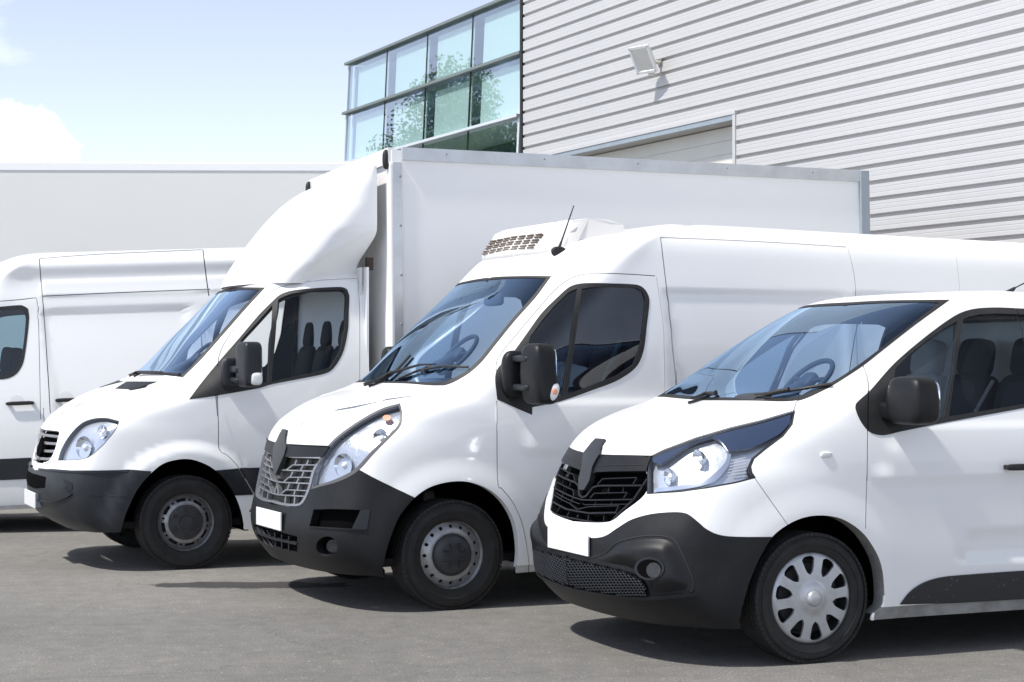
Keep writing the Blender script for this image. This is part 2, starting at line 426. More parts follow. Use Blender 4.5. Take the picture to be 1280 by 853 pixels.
        me.polygons.foreach_set('use_smooth', [True]*len(me.polygons))
        me.normals_split_custom_set_from_vertices(N_.tolist())
        return me
    def strip3(s, uvs_a, uvs_b, h, depth, name, mat, parent, mirror=True):
        """raised bar between two rows of surface points"""
        a = np.array(uvs_a, float); b = np.array(uvs_b, float); m = MB(); n = len(a)
        PA, NA = s.pos(a[:, 0], a[:, 1]), s.nrm(a[:, 0], a[:, 1]); PB, NB = s.pos(b[:, 0], b[:, 1]), s.nrm(b[:, 0], b[:, 1])
        vs = list(PA+NA*h)+list(PB+NB*h)+list(PA+NA*(h-depth))+list(PB+NB*(h-depth))
        fs = []
        for i in range(n-1):
            fs += [(i, i+1, n+i+1, n+i), (2*n+i, 3*n+i, 3*n+i+1, 2*n+i+1), (i, 2*n+i, 2*n+i+1, i+1), (n+i, n+i+1, 3*n+i+1, 3*n+i)]
        fs += [(0, n, 3*n, 2*n), (n-1, 3*n-1, 4*n-1, 2*n-1)]
        m.add(vs, fs)
        if mirror and min(a[:, 0].min(), b[:, 0].min()) > .6:
            f_ = MB(); f_.add([(x, -y, z) for x, y, z in m.v], m.f); f_.build(name, mat, parent); mirror = False
        if mirror: m.mirror()
        return m.build(name, mat, parent)
    def bar(s, zpts, wd, h, depth, name, mat, parent, mirror=True):
        """bar along a line of photo points, wd photo pixels wide"""
        zp = zpts if name not in ('grille_bar', 'grille_web', 'intake_bar') else densify_open(zpts, 1.6)
        q = buffer_line(zp, wd, 3.); n = len(q)//2
        return s.strip3(s.pix(q[:n]), s.pix(q[n:][::-1]), h, depth, name, mat, parent, mirror)
    def patch(s, poly, off, thick, name, mat, parent, centre=True, far=False, dome=0):
        """slab lying on the surface, outline given as surface points"""
        keep = (s.pts, s.tris, s.lab, s.names, s.PP, s.NN) if hasattr(s, 'pts') else None
        q = [poly[0]]
        for p in poly[1:]:
            if abs(p[0]-q[-1][0])+abs(p[1]-q[-1][1]) > .03: q.append(p)
        qa = np.array(q); lo, hi = qa.min(0), qa.max(0)
        gu, gv = np.meshgrid(np.arange(math.ceil(lo[0]), hi[0], .5), np.arange(math.ceil(lo[1]), hi[1], .5)); gu, gv = gu.ravel(), gv.ravel()
        if len(gu): k = inside(gu, gv, q); gu, gv = gu[k], gv[k]
        V = [Vector(p) for p in q]+[Vector((float(a), float(b))) for a, b in zip(gu, gv)]
        r = delaunay_2d_cdt(V, [(i, (i+1) % len(q)) for i in range(len(q))], [], 0, 1e-4)
        pts = np.array([tuple(p) for p in r[0]]); tri = np.array([f for f in r[2] if len(f) == 3]); c = pts[tri].mean(1)
        tri = tri[inside(c[:, 0], c[:, 1], q)]
        A = pts[tri]; ar = (A[:, 1, 0]-A[:, 0, 0])*(A[:, 2, 1]-A[:, 0, 1])-(A[:, 1, 1]-A[:, 0, 1])*(A[:, 2, 0]-A[:, 0, 0])
        tri = np.where((ar < 0)[:, None], tri[:, ::-1], tri)
        s.pts, s.tris, s.lab, s.names = pts, tri, np.zeros(len(tri), int), ['x']
        s.PP = s.pos(pts[:, 0], pts[:, 1]); s.NN = s.nrm(pts[:, 0], pts[:, 1])
        if dome:
            qq = np.array(q); d = np.full(len(pts), 1e9)
            for a, b_ in zip(qq, np.roll(qq, -1, 0)):
                e = b_-a; t = np.clip(((pts-a)@e)/(e@e+1e-12), 0, 1); d = np.minimum(d, np.linalg.norm(pts-(a+t[:, None]*e), axis=1))
            s.PP = s.PP+s.NN*(sstep(0, dome, d)*abs(off))[:, None]*1.
            cr = np.zeros_like(s.PP); A3 = s.PP[tri]; fn = np.cross(A3[:, 1]-A3[:, 0], A3[:, 2]-A3[:, 0])
            for k in range(3): np.add.at(cr, tri[:, k], fn)
            cr /= np.maximum(np.linalg.norm(cr, axis=1), 1e-12)[:, None]; flip = np.sign((cr*s.NN).sum(1)); s.NN = cr*np.where(flip == 0, 1, flip)[:, None]; off = .002
        me = s.part(['x'], off, thick, centre, far)
        if keep: s.pts, s.tris, s.lab, s.names, s.PP, s.NN = keep
        return link(name, me, mat, parent)

# ------------------------------------------------------------------ body nets
def row(xs, ys, zs, sx, sy, sz):
    if not isinstance(zs, (list, tuple)): zs = [zs]*5
    if not isinstance(sy, (list, tuple)): sy = [sy]*5
    if not isinstance(sz, (list, tuple)): sz = [sz]*5
    return [(x, y, z) for x, y, z in zip(xs, ys, zs)]+[(x, y, z) for x, y, z in zip(sx, sy, sz)]
def net_compact():
    s0 = [1.0, 1.6, 2.6, 3.8, 5.0]; Y = [0, .33, .6, .78, .90]; Yb = [0, .35, .62, .80, .92]
    return [
        row([.12, .14, .21, .34, .52], Yb, .205, s0, .945, .205),
        row([.0, .015, .075, .19, .40], Yb, .35, s0, .965, .35),
        row([-.01, .005, .065, .18, .39], Yb, .52, s0, .975, .52),
        row([-.004, .012, .075, .19, .40], Yb, .65, s0, .977, .65),
        row([.055, .075, .14, .25, .45], Yb, .80, s0, .978, .80),
        row([.10, .125, .20, .32, .52], Yb, .95, s0, .978, .94),
        row([.165, .20, .29, .43, .62], Y, [1.11, 1.10, 1.09, 1.08, 1.05], s0, .976, 1.04),
        row([.36, .37, .42, .54, .72], Y, [1.215, 1.213, 1.195, 1.165, 1.13], s0, .97, 1.13),
        row([.64, .64, .655, .72, .86], Y, [1.30, 1.298, 1.285, 1.26, 1.215], [1.05, 1.6, 2.6, 3.8, 5], .957, 1.215),
        row([.87, .875, .90, .94, 1.04], [0, .33, .6, .79, .89], [1.36, 1.36, 1.355, 1.345, 1.31], [1.2, 1.65, 2.6, 3.8, 5], .935, 1.30),
        row([1.18, 1.185, 1.21, 1.26, 1.37], [0, .33, .6, .775, .85], [1.55, 1.55, 1.545, 1.535, 1.48], [1.5, 1.8, 2.6, 3.8, 5], .90, 1.46),
        row([1.50, 1.51, 1.54, 1.60, 1.71], [0, .33, .59, .75, .81], [1.75, 1.75, 1.745, 1.73, 1.67], [1.82, 2.05, 2.7, 3.8, 5], .855, 1.64),
        row([1.82, 1.825, 1.855, 1.92, 2.04], [0, .33, .57, .72, .76], [1.915, 1.915, 1.905, 1.885, 1.85], [2.18, 2.4, 2.9, 3.9, 5], .80, 1.80),
        row([2.1, 2.1, 2.12, 2.16, 2.25], [0, .3, .53, .66, .70], [1.957, 1.955, 1.947, 1.93, 1.905], [2.4, 2.6, 3.0, 3.9, 5], .72, 1.895),
        row([2.5, 2.5, 2.5, 2.52, 2.56], [0, .27, .42, .52, .56], [1.972, 1.972, 1.968, 1.96, 1.955], [2.7, 2.9, 3.2, 4, 5], .56, 1.95),
        row([2.8, 2.82, 2.85, 2.9, 2.95], [0]*5, 1.978, [3.0, 3.2, 3.5, 4.2, 5], 0, 1.978)]
def net_high():
    s0 = [1.0, 1.7, 2.6, 4.2, 5.9]; Y = [0, .35, .65, .85, .97]; Y2 = [0, .35, .62, .80, .92]
    dr = lambda z, k: [z, z, z-.003*k, z-.022*k, z-.045*k]
    return [
        row([.11, .13, .19, .30, .49], Y, .235, s0, 1.0, .215),
        row([.03, .04, .09, .19, .39], Y, .36, s0, 1.02, .35),
        row([-.005, .005, .055, .16, .37], Y, .50, s0, 1.03, .50),
        row([.01, .025, .08, .19, .39], Y, .64, s0, 1.035, .64),
        row([.03, .05, .12, .24, .43], Y, .80, s0, 1.037, .79),
        row([.055, .08, .16, .28, .455], Y, .95, s0, 1.037, .93),
        row([.09, .12, .205, .345, .50], Y, [1.09, 1.085, 1.07, 1.06, 1.06], s0, 1.037, 1.06),
        row([.19, .22, .32, .45, .60], Y, [1.205, 1.20, 1.185, 1.17, 1.165], s0, 1.033, 1.17),
        row([.46, .47, .53, .62, .74], Y, [1.325, 1.32, 1.31, 1.295, 1.27], s0, 1.02, 1.28),
        row([.79, .80, .83, .89, .985], Y2, [1.42, 1.42, 1.415, 1.405, 1.375], [1.15, 1.7, 2.6, 4.2, 5.9], 1.0, 1.38),
        row([1.04, 1.05, 1.08, 1.14, 1.235], [0, .35, .62, .80, .90], [1.65, 1.65, 1.645, 1.64, 1.61], [1.4, 1.8, 2.6, 4.2, 5.9], .985, 1.60),
        row([1.31, 1.32, 1.35, 1.41, 1.505], [0, .35, .61, .79, .885], [1.90, 1.90, 1.895, 1.885, 1.855], [1.67, 1.95, 2.65, 4.2, 5.9], .962, 1.85),
        row([1.58, 1.59, 1.615, 1.67, 1.77], [0, .35, .60, .77, .865], [2.15, 2.15, 2.14, 2.125, 2.09], [1.92, 2.15, 2.7, 4.2, 5.9], .937, dr(2.07, 1)),
        row([1.74, 1.745, 1.77, 1.83, 1.94], [0, .33, .59, .75, .84], [2.31, 2.305, 2.29, 2.26, 2.22], [2.08, 2.27, 2.8, 4.2, 5.9], .915, dr(2.22, 1)),
        row([2.0, 2.0, 2.02, 2.07, 2.16], [0, .33, .57, .71, .80], [2.40, 2.40, 2.385, 2.365, 2.345], [2.28, 2.42, 2.9, 4.2, 5.9], .885, dr(2.36, 1)),
        row([2.4, 2.4, 2.4, 2.42, 2.48], [0, .3, .5, .62, .70], [2.47, 2.47, 2.455, 2.44, 2.43], [2.55, 2.65, 3.0, 4.2, 5.9], .80, dr(2.455, 1)),
        row([2.8, 2.8, 2.8, 2.82, 2.85], [0, .25, .38, .45, .5], [2.53, 2.53, 2.525, 2.515, 2.505], [2.9, 3.0, 3.3, 4.4, 5.9], .58, dr(2.51, 1)),
        row([3.0, 3.02, 3.05, 3.1, 3.15], [0]*5, 2.54, [3.2, 3.3, 3.6, 4.6, 5.9], 0, dr(2.53, 1))]
def net_cab(sx0, high=False):
    s0 = [1.0]+sx0; Y = [0, .33, .62, .82, .93]
    q = lambda a: [a, max(a+.15, sx0[0])]+[max(s_, a+.15+.1*(i+1)) for i, s_ in enumerate(sx0[1:])]
    R_ = [
        row([.22, .23, .27, .35, .49], Y, .30, s0, .955, .285),
        row([.10, .11, .16, .25, .42], Y, .38, s0, .972, .37),
        row([.035, .05, .10, .20, .38], Y, .50, s0, .985, .50),
        row([.025, .04, .09, .19, .37], Y, .64, s0, .99, .64),
        row([.055, .07, .12, .22, .40], Y, .77, s0, .993, .77),
        row([.085, .10, .16, .27, .44], Y, .90, s0, .993, .90),
        row([.12, .14, .21, .33, .49], Y, 1.04, s0, .99, 1.03),
        row([.24, .26, .33, .44, .60], Y, [1.18, 1.175, 1.16, 1.13, 1.12], s0, .985, 1.12),
        row([.52, .53, .58, .66, .78], Y, [1.33, 1.325, 1.31, 1.28, 1.235], s0, .975, 1.23),
        row([.88, .885, .92, .98, 1.08], [0, .33, .6, .80, .89], [1.46, 1.46, 1.455, 1.435, 1.38], q(1.2), .96, 1.35),
        row([1.12, 1.13, 1.165, 1.23, 1.33], [0, .33, .6, .775, .86], [1.69, 1.69, 1.685, 1.67, 1.62], q(1.42), .93, 1.56),
        row([1.36, 1.37, 1.40, 1.465, 1.565], [0, .33, .58, .74, .82], [1.92, 1.92, 1.915, 1.905, 1.86], q(1.65), .895, 1.80),
        row([1.60, 1.61, 1.635, 1.69, 1.79], [0, .33, .55, .695, .775], [2.155, 2.155, 2.15, 2.14, 2.10], q(1.86), .86, 2.03)]
    if not high:
        e = sx0[-1]
        return R_+[
            row([1.80, 1.80, 1.83, 1.87, 1.96], [0, .33, .55, .68, .75], [2.26, 2.26, 2.25, 2.23, 2.20], [2.0, 2.1, 2.2, 2.3, e], .82, 2.17),
            row([2.05, 2.05, 2.06, 2.08, 2.12], [0, .3, .5, .6, .67], [2.32, 2.32, 2.31, 2.29, 2.27], [2.16, 2.22, 2.28, 2.34, e], .74, 2.25),
            row([2.25, 2.25, 2.26, 2.27, 2.29], [0, .25, .38, .45, .5], [2.345, 2.345, 2.34, 2.33, 2.32], [2.31, 2.33, 2.36, 2.39, e], .55, 2.31),
            row([2.32, 2.33, 2.34, 2.35, 2.36], [0]*5, 2.355, [2.37, 2.38, 2.40, 2.42, e], 0, 2.355)]
    e = sx0[-1]
    return R_+[
        row([1.72, 1.73, 1.76, 1.82, 1.92], [0, .33, .55, .69, .78], [2.27, 2.27, 2.26, 2.24, 2.21], [2.03, 2.25, 2.7, 4.2, e], .85, 2.20),
        row([1.92, 1.92, 1.94, 1.98, 2.07], [0, .33, .54, .66, .74], [2.46, 2.46, 2.45, 2.43, 2.40], [2.16, 2.35, 2.8, 4.2, e], .82, 2.41),
        row([2.25, 2.25, 2.26, 2.29, 2.36], [0, .3, .47, .57, .64], [2.62, 2.62, 2.61, 2.58, 2.56], [2.43, 2.55, 2.95, 4.2, e], .75, 2.58),
        row([2.6, 2.6, 2.62, 2.64, 2.68], [0]*5, 2.67, [2.8, 2.9, 3.2, 4.4, e], 0, 2.67)]
def flare(cx, cz, r0, r1, A):
    """soft ring standing proud around a wheel arch"""
    def f(x, z):
        d = np.hypot(x-cx, z-cz)
        return A*np.clip((r1-d)/(r1-r0), 0, 1)**2*(3-2*np.clip((r1-d)/(r1-r0), 0, 1))
    return f
def sstep(a, b, x):
    t = np.clip((x-a)/(b-a), 0, 1); return t*t*(3-2*t)
def rrect(x0, x1, z0, z1, soft, A, slant=0):
    def f(x, z):
        xs = x-slant*(z-z0)
        return A*sstep(x0-soft, x0+soft, xs)*(1-sstep(x1-soft, x1+soft, x))*sstep(z0-soft, z0+soft, z)*(1-sstep(z1-soft, z1+soft, z))
    return f
def total(*fs): return lambda x, z: sum(f(x, z) for f in fs)

# ------------------------------------------------------------------ wheels
def tyre(r, wd, rr, parent, name='tyre'):
    """axis y, outer face towards -y"""
    h = wd/2
    prof = [(rr, -h*.80), (rr+.012, -h*.93), (rr+.035, -h*1.0), (rr+.05, -h*1.02), ((r+rr)/2-.01, -h*1.045), ((r+rr)/2-.008, -h*1.065), ((r+rr)/2-.004, -h*1.065), ((r+rr)/2-.002, -h*1.045), ((r+rr)/2+.02, -h*1.04), (r-.036, -h*.995), (r-.034, -h*1.01), (r-.030, -h*1.01), (r-.028, -h*.975), (r-.015, -h*.9), (r-.004, -h*.78)]
    gr = []
    for c in (-.5, -.17, .17, .5): gr += [(r, h*(c-.05)), (r-.009, h*(c-.04)), (r-.009, h*(c+.04)), (r, h*(c+.05))]
    prof += gr+[(a, -b) for a, b in prof[::-1]]
    m = MB().lathe(prof, n=72)
    for k in range(72):                                   # shoulder blocks
        t = 2*math.pi*k/72
        for sgn in (-1, 1):
            c = (math.cos(t)*(r-.012), sgn*h*.86, math.sin(t)*(r-.012))
            m.box(c, (.026, h*.22, .017), M=Matrix.Rotation(-t, 3, 'Y') @ Matrix.Rotation(sgn*-.32, 3, 'Z') @ Matrix.Rotation(math.pi/2, 3, 'Y'))
    return m.build(name, 'tyre_rubber', parent, smooth=30)
def disc_holes(r0, r1, holes, prof, n=72, seg=.012):
    """annulus with holes, profile gives the depth for a radius; returns MB sheet"""
    V, E = [], []
    def ring(r, m=n):
        n0 = len(V)
        for k in range(m): V.append(Vector((r*math.cos(2*math.pi*k/m), r*math.sin(2*math.pi*k/m))))
        for k in range(m): E.append((n0+k, n0+(k+1) % m))
    ring(r1)
    if r0 > 0: ring(r0)
    for h in holes:
        n0 = len(V); V.extend(Vector(p) for p in h); E.extend((n0+k, n0+(k+1) % len(h)) for k in range(len(h)))
    rr = r0+seg if r0 else .0
    while rr < r1-seg*.5:
        m = max(6, int(2*math.pi*max(rr, .01)/seg/1.3))
        for k in range(m):
            p = (rr*math.cos(2*math.pi*k/m+rr*40), rr*math.sin(2*math.pi*k/m+rr*40)); V.append(Vector(p))
        rr += seg
    R = delaunay_2d_cdt(V, E, [], 0, 1e-5); pts = [tuple(p) for p in R[0]]; tr = [f for f in R[2]]
    C = np.array([np.mean([pts[i] for i in f], 0) for f in tr]); d = np.hypot(C[:, 0], C[:, 1]); ok = (d < r1*.9995) & (d > r0)
    for h in holes: ok &= ~inside(C[:, 0], C[:, 1], [tuple(p) for p in h])
    m = MB(); fs = [tr[i] for i in range(len(tr)) if ok[i]]
    vs = [(x, prof(math.hypot(x, y)), y) for x, y in pts]
    ed = {}
    for f in fs:
        for a, b in zip(f, f[1:]+f[:1]):
            k = (min(a, b), max(a, b)); ed[k] = ed.get(k, 0)+1
    m.add(vs, fs)
    for (a, b), c in ed.items():
        if c == 1: A, B = vs[a], vs[b]; m.add([A, B, (B[0], B[1]+.014, B[2]), (A[0], A[1]+.014, A[2])], [(0, 1, 2, 3)])
    return m
def wheel_compact(root, x, y, r, far=False):
    w_ = MB().lathe([(.232, -.085), (.238, -.09), (.22, -.05), (.19, .02), (.19, .085), (.21, .09)]).lathe([(.198, -.03), (.12, -.03), (.10, -.045), (.05, -.045), (.0, -.045)])
    o = w_.build('wheel', 'rubber', root, smooth=True); o.location = (x, y, r)
    tyre(r, .215, .232, o)
    # ten-spoke cover
    n = 10; holes = []
    for k in range(n):
        a0 = 2*math.pi*(k+.5)/n+.12; hw = math.pi/n
        def pt(rad, da): return (rad*math.cos(a0+da), rad*math.sin(a0+da))
        h = [pt(.108, 0), pt(.125, -.13), pt(.15, -.165), pt(.185, -.185), pt(.194, -.12), pt(.196, 0), pt(.194, .12), pt(.185, .185), pt(.15, .165), pt(.125, .13)]
        holes.append(smooth_closed(h, .010))
    holes = [[(a*1.12, c*1.12) for a, c in h] for h in holes]
    prof = lambda q: -.100-.012*math.cos(q/.24*math.pi/2)-.010*max(0, min(1, (.085-q)/.03))+(.02*max(0, (q-.222)/.02))
    disc_holes(0, .242, holes, prof, seg=.011).build('hub_cover', 'silver_wheel', o, smooth=45)
    MB().lathe([(0, -.142), (.025, -.1415), (.036, -.137), (.042, -.128), (.043, -.11)], n=36).build('centre_cap', 'silver_wheel', o, smooth=True)
    MB().lathe([(.180, -.05), (.176, -.055), (.10, -.06), (.0, -.06)]).build('brake_disc', 'shadow_gap', o)
    if far: o.rotation_euler.z = math.pi
    return o
def wheel_steel(root, x, y, r, far=False, cross=True):
    o = MB().lathe([(.236, -.098), (.240, -.104), (.228, -.095), (.222, -.06), (.205, -.045), (.203, .08), (.22, .09)]).build('wheel', 'steel_rim', root, smooth=True)
    o.location = (x, y, r)
    tyre(r, .225, .215, o)
    holes = []
    if cross:
        n = 16
        for k in range(n):
            a = 2*math.pi*k/n; holes.append([(.178*math.cos(a)+.0115*math.cos(t), .178*math.sin(a)+.0115*math.sin(t)) for t in [2*math.pi*j/12 for j in range(12)]])
        prof = lambda q: -.052-.03*max(0, min(1, (.2-q)/.05))
        disc_holes(0.02, .205, holes, prof, seg=.016).build('rim_disc', 'steel_mid', o, smooth=45)
        MB().lathe([(0, -.128), (.06, -.127), (.105, -.118), (.128, -.100), (.133, -.085), (.134, -.07)], n=48).build('hub_cap', 'lamp_grey', o, smooth=True)
        for k in range(4):                                # raised angle marks of the cap
            m = MB()
            for sg in (-1, 1):
                a = math.pi/4+k*math.pi/2+sg*.38
                m.tube([(.045*math.cos(a-sg*.25), -.129, .045*math.sin(a-sg*.25)), (.082*math.cos(a), -.127, .082*math.sin(a))], .006, 6)
            m.build('cap_rib', 'grey_plastic', o)
    else:
        for k in range(8):
            a = 2*math.pi*k/8+.2; q = []
            for j in range(7): t = -.22+.44*j/6; q.append((.181*math.cos(a+t), .181*math.sin(a+t)))
            for j in range(7): t = .20-.40*j/6; q.append((.158*math.cos(a+t), .158*math.sin(a+t)))
            holes.append(q)
            a2 = a+math.pi/8; holes.append([(.169*math.cos(a2)+.009*math.cos(t), .169*math.sin(a2)+.009*math.sin(t)) for t in [2*math.pi*j/10 for j in range(10)]])
        prof = lambda q: -.05-.045*max(0, min(1, (.2-q)/.05))
        disc_holes(0.02, .208, holes, prof, seg=.014).build('rim_disc', 'steel_rim', o, smooth=45)
        MB().lathe([(0, -.118), (.05, -.118), (.052, -.108), (.10, -.106), (.128, -.103), (.134, -.092), (.134, -.08)], n=48).build('hub_cap', 'lamp_grey', o, smooth=True)
        for k in range(6):
            a = 2*math.pi*k/6+.5
            MB().lathe([(0, -.125), (.010, -.125), (.014, -.119), (.0145, -.10)], c=(.098*math.cos(a), 0, .098*math.sin(a)), n=12).build('wheel_bolt', 'rust_bolt', o, smooth=True)
    MB().lathe([(.20, -.03), (.0, -.03)]).build('brake_disc', 'shadow_gap', o)
    if far: o.rotation_euler.z = math.pi
    return o
material('rail_pale', (.80, .79, .775), .4, metal=.2)
material('lamp_grey', (.030, .032, .036), .45, spec=.5, noise=(15, .45, .8, (.06, .058, .055)))
material('rust_bolt', (.05, .03, .025), .7)

# ------------------------------------------------------------------ shared van pieces
def tri_mesh(b, name, labs, mat, parent, off=0, ret=.018, centre=True, far=False, filt=None):
    me = b.part(labs, off, ret, centre, far, filt)
    return link(name, me, mat, parent) if me else None
def wheel_well(root, x, r, R, y0, y1):
    for s_ in (-1, 1):
        m = MB(); n = 20; A = []
        for k in range(n+1):
            t = math.radians(-25+230*k/n); A.append((x+R*math.cos(t), max(.27, r+R*math.sin(t))))
        m.add([(a, s_*y0, z) for a, z in A]+[(a, s_*y1, z) for a, z in A], [(k, k+1, n+2+k, n+1+k) for k in range(n)]+[tuple(range(n+1, 2*n+2))])
        m.build('wheel_arch_liner', 'dark_void', root)
def arch_lip(b, root, uv, depth, mat, name='arch_flange'):
    q = np.array(uv, float); q = q[(q[:, 1] > .5)]
    P = b.pos(q[:, 0], q[:, 1]); N = b.nrm(q[:, 0], q[:, 1])
    A = P-N*.001; B_ = P+np.array((0, depth, 0)); n = len(P)
    fs = [(k, k+1, n+k+1, n+k) for k in range(n-1) if np.linalg.norm(P[k+1]-P[k]) < .12 and q[k, 1] > 1.2 and q[k+1, 1] > 1.2]
    for s_ in (1, -1):
        MB().add(list(A*(1, s_, 1))+list(B_*(1, s_, 1)), fs).build(name, mat, root, smooth=60)
def seat(root, x, y, z, fab='seat_fabric', wdt=.25, head=True):
    """front seat, backrest foot at x, cushion height z"""
    o = MB().superell((x-.24, y, z-.03), (.27, wdt, .085), .4).build('seat', fab, root, smooth=True)
    R = Matrix.Rotation(.17, 3, 'Y')
    MB().superell((x+.05, y, z+.28), (.075, wdt*.95, .33), .42, M=R).build('backrest', fab, o, smooth=True)
    MB().superell((x+.045, y, z+.30), (.075, wdt*.62, .28), .42, M=R).build('backrest_panel', 'seat_grey' if fab == 'seat_fabric' else fab, o, smooth=True)
    if head:
        MB().superell((x+.115, y, z+.70), (.06, wdt*.56, .12), .5, M=R).build('headrest', fab, o, smooth=True)
        m = MB()
        for s_ in (-1, 1): m.tube([(x+.11, y+s_*.05, z+.66), (x+.09, y+s_*.05, z+.52)], .007, 6)
        m.build('headrest_post', 'chrome', o)
    return o
def steering(root, c, r=.19, tilt=1.05):
    M = Matrix.Rotation(-tilt, 3, 'Y'); m = MB(); n = 36
    pts = [M @ Vector((r*math.cos(2*math.pi*k/n), r*math.sin(2*math.pi*k/n), 0))+Vector(c) for k in range(n+1)]
    o = m.tube(pts, .015, 10, cap=False).build('steering_wheel', 'dash', root, smooth=True)
    m = MB()
    for a in (0.1, math.pi-.1, -math.pi/2): 
        m.tube([Vector(c), M @ Vector((r*math.sin(a)*1, r*math.cos(a), 0))+Vector(c)], .014, 8)
    m.superell(c, (.055, .06, .03), .6, M=M); m.tube([Vector(c), Vector(c)+Vector((-.25, 0, -.12))], .03, 10)
    m.build('steering_boss', 'dash', o, smooth=True); return o
def floor_pan(root, x0, x1, hw, z):
    return MB().box(((x0+x1)/2, 0, z), (x1-x0, hw*2, .05)).build('floor_pan', 'underbody', root)
def rear_cap(b, root, mat='white_paint', name='rear_door'):
    v = np.arange(b.NV+1).astype(float); P = b.pos(np.full(len(v), float(b.NU)), v)
    m = MB(); n = len(P); Q = P.copy(); Q[:, 1] *= -1
    for k in range(n-1): m.add([P[k], P[k+1], Q[k+1], Q[k]], [(0, 1, 2, 3)])
    return m.build(name, mat, root)
def wiper(root, b, line_px, arm_px, parent_h=.02):
    """wiper blade and arm along lines of photo points over the glass"""
    a = np.array(b.pix(densify_open(line_px, 6)), float); P = b.pos(a[:, 0], a[:, 1])+b.nrm(a[:, 0], a[:, 1])*.014
    o = MB().tube([tuple(p) for p in P], .009, 6).build('wiper', 'rubber', root, smooth=True)
    a = np.array(b.pix(densify_open(arm_px, 6)), float); P = b.pos(a[:, 0], a[:, 1])+b.nrm(a[:, 0], a[:, 1])*.034
    n = len(P); MB().tube([tuple(p) for p in P], [.014-.008*k/max(1, n-1) for k in range(n)], 6).build('wiper_arm', 'rubber', o, smooth=True)
    return o
def densify_open(pts, step):
    out = []
    for a, b in zip(pts[:-1], pts[1:]):
        a, b = np.array(a, float), np.array(b, float); m = max(1, int(np.linalg.norm(b-a)/step)); out += [tuple(a+(b-a)*k/m) for k in range(m)]
    return out+[tuple(pts[-1])]
def handle(root, b, px0, px1, off=.035, hgt=.018, cup=True, mat='rubber'):
    """door pull between two photo points"""
    u = b.pix([px0, px1]); P = b.pos(np.array([u[0][0], u[1][0]]), np.array([u[0][1], u[1][1]]))
    p0, p1 = Vector(P[0]), Vector(P[1]); c = (p0+p1)/2; L = (p1-p0).length
    o = MB().superell((c.x, c.y-off, c.z), (L/2, .012, hgt), .5, nu=20, nv=10).build('door_handle', mat, root, smooth=True)
    m = MB()
    for q in (p0, p1):
        d = (c-q).normalized()*.02; m.box((q.x+d.x, c.y-off/2, c.z), (.028, off, hgt*1.3))
    m.build('handle_mount', mat, root)
    return o

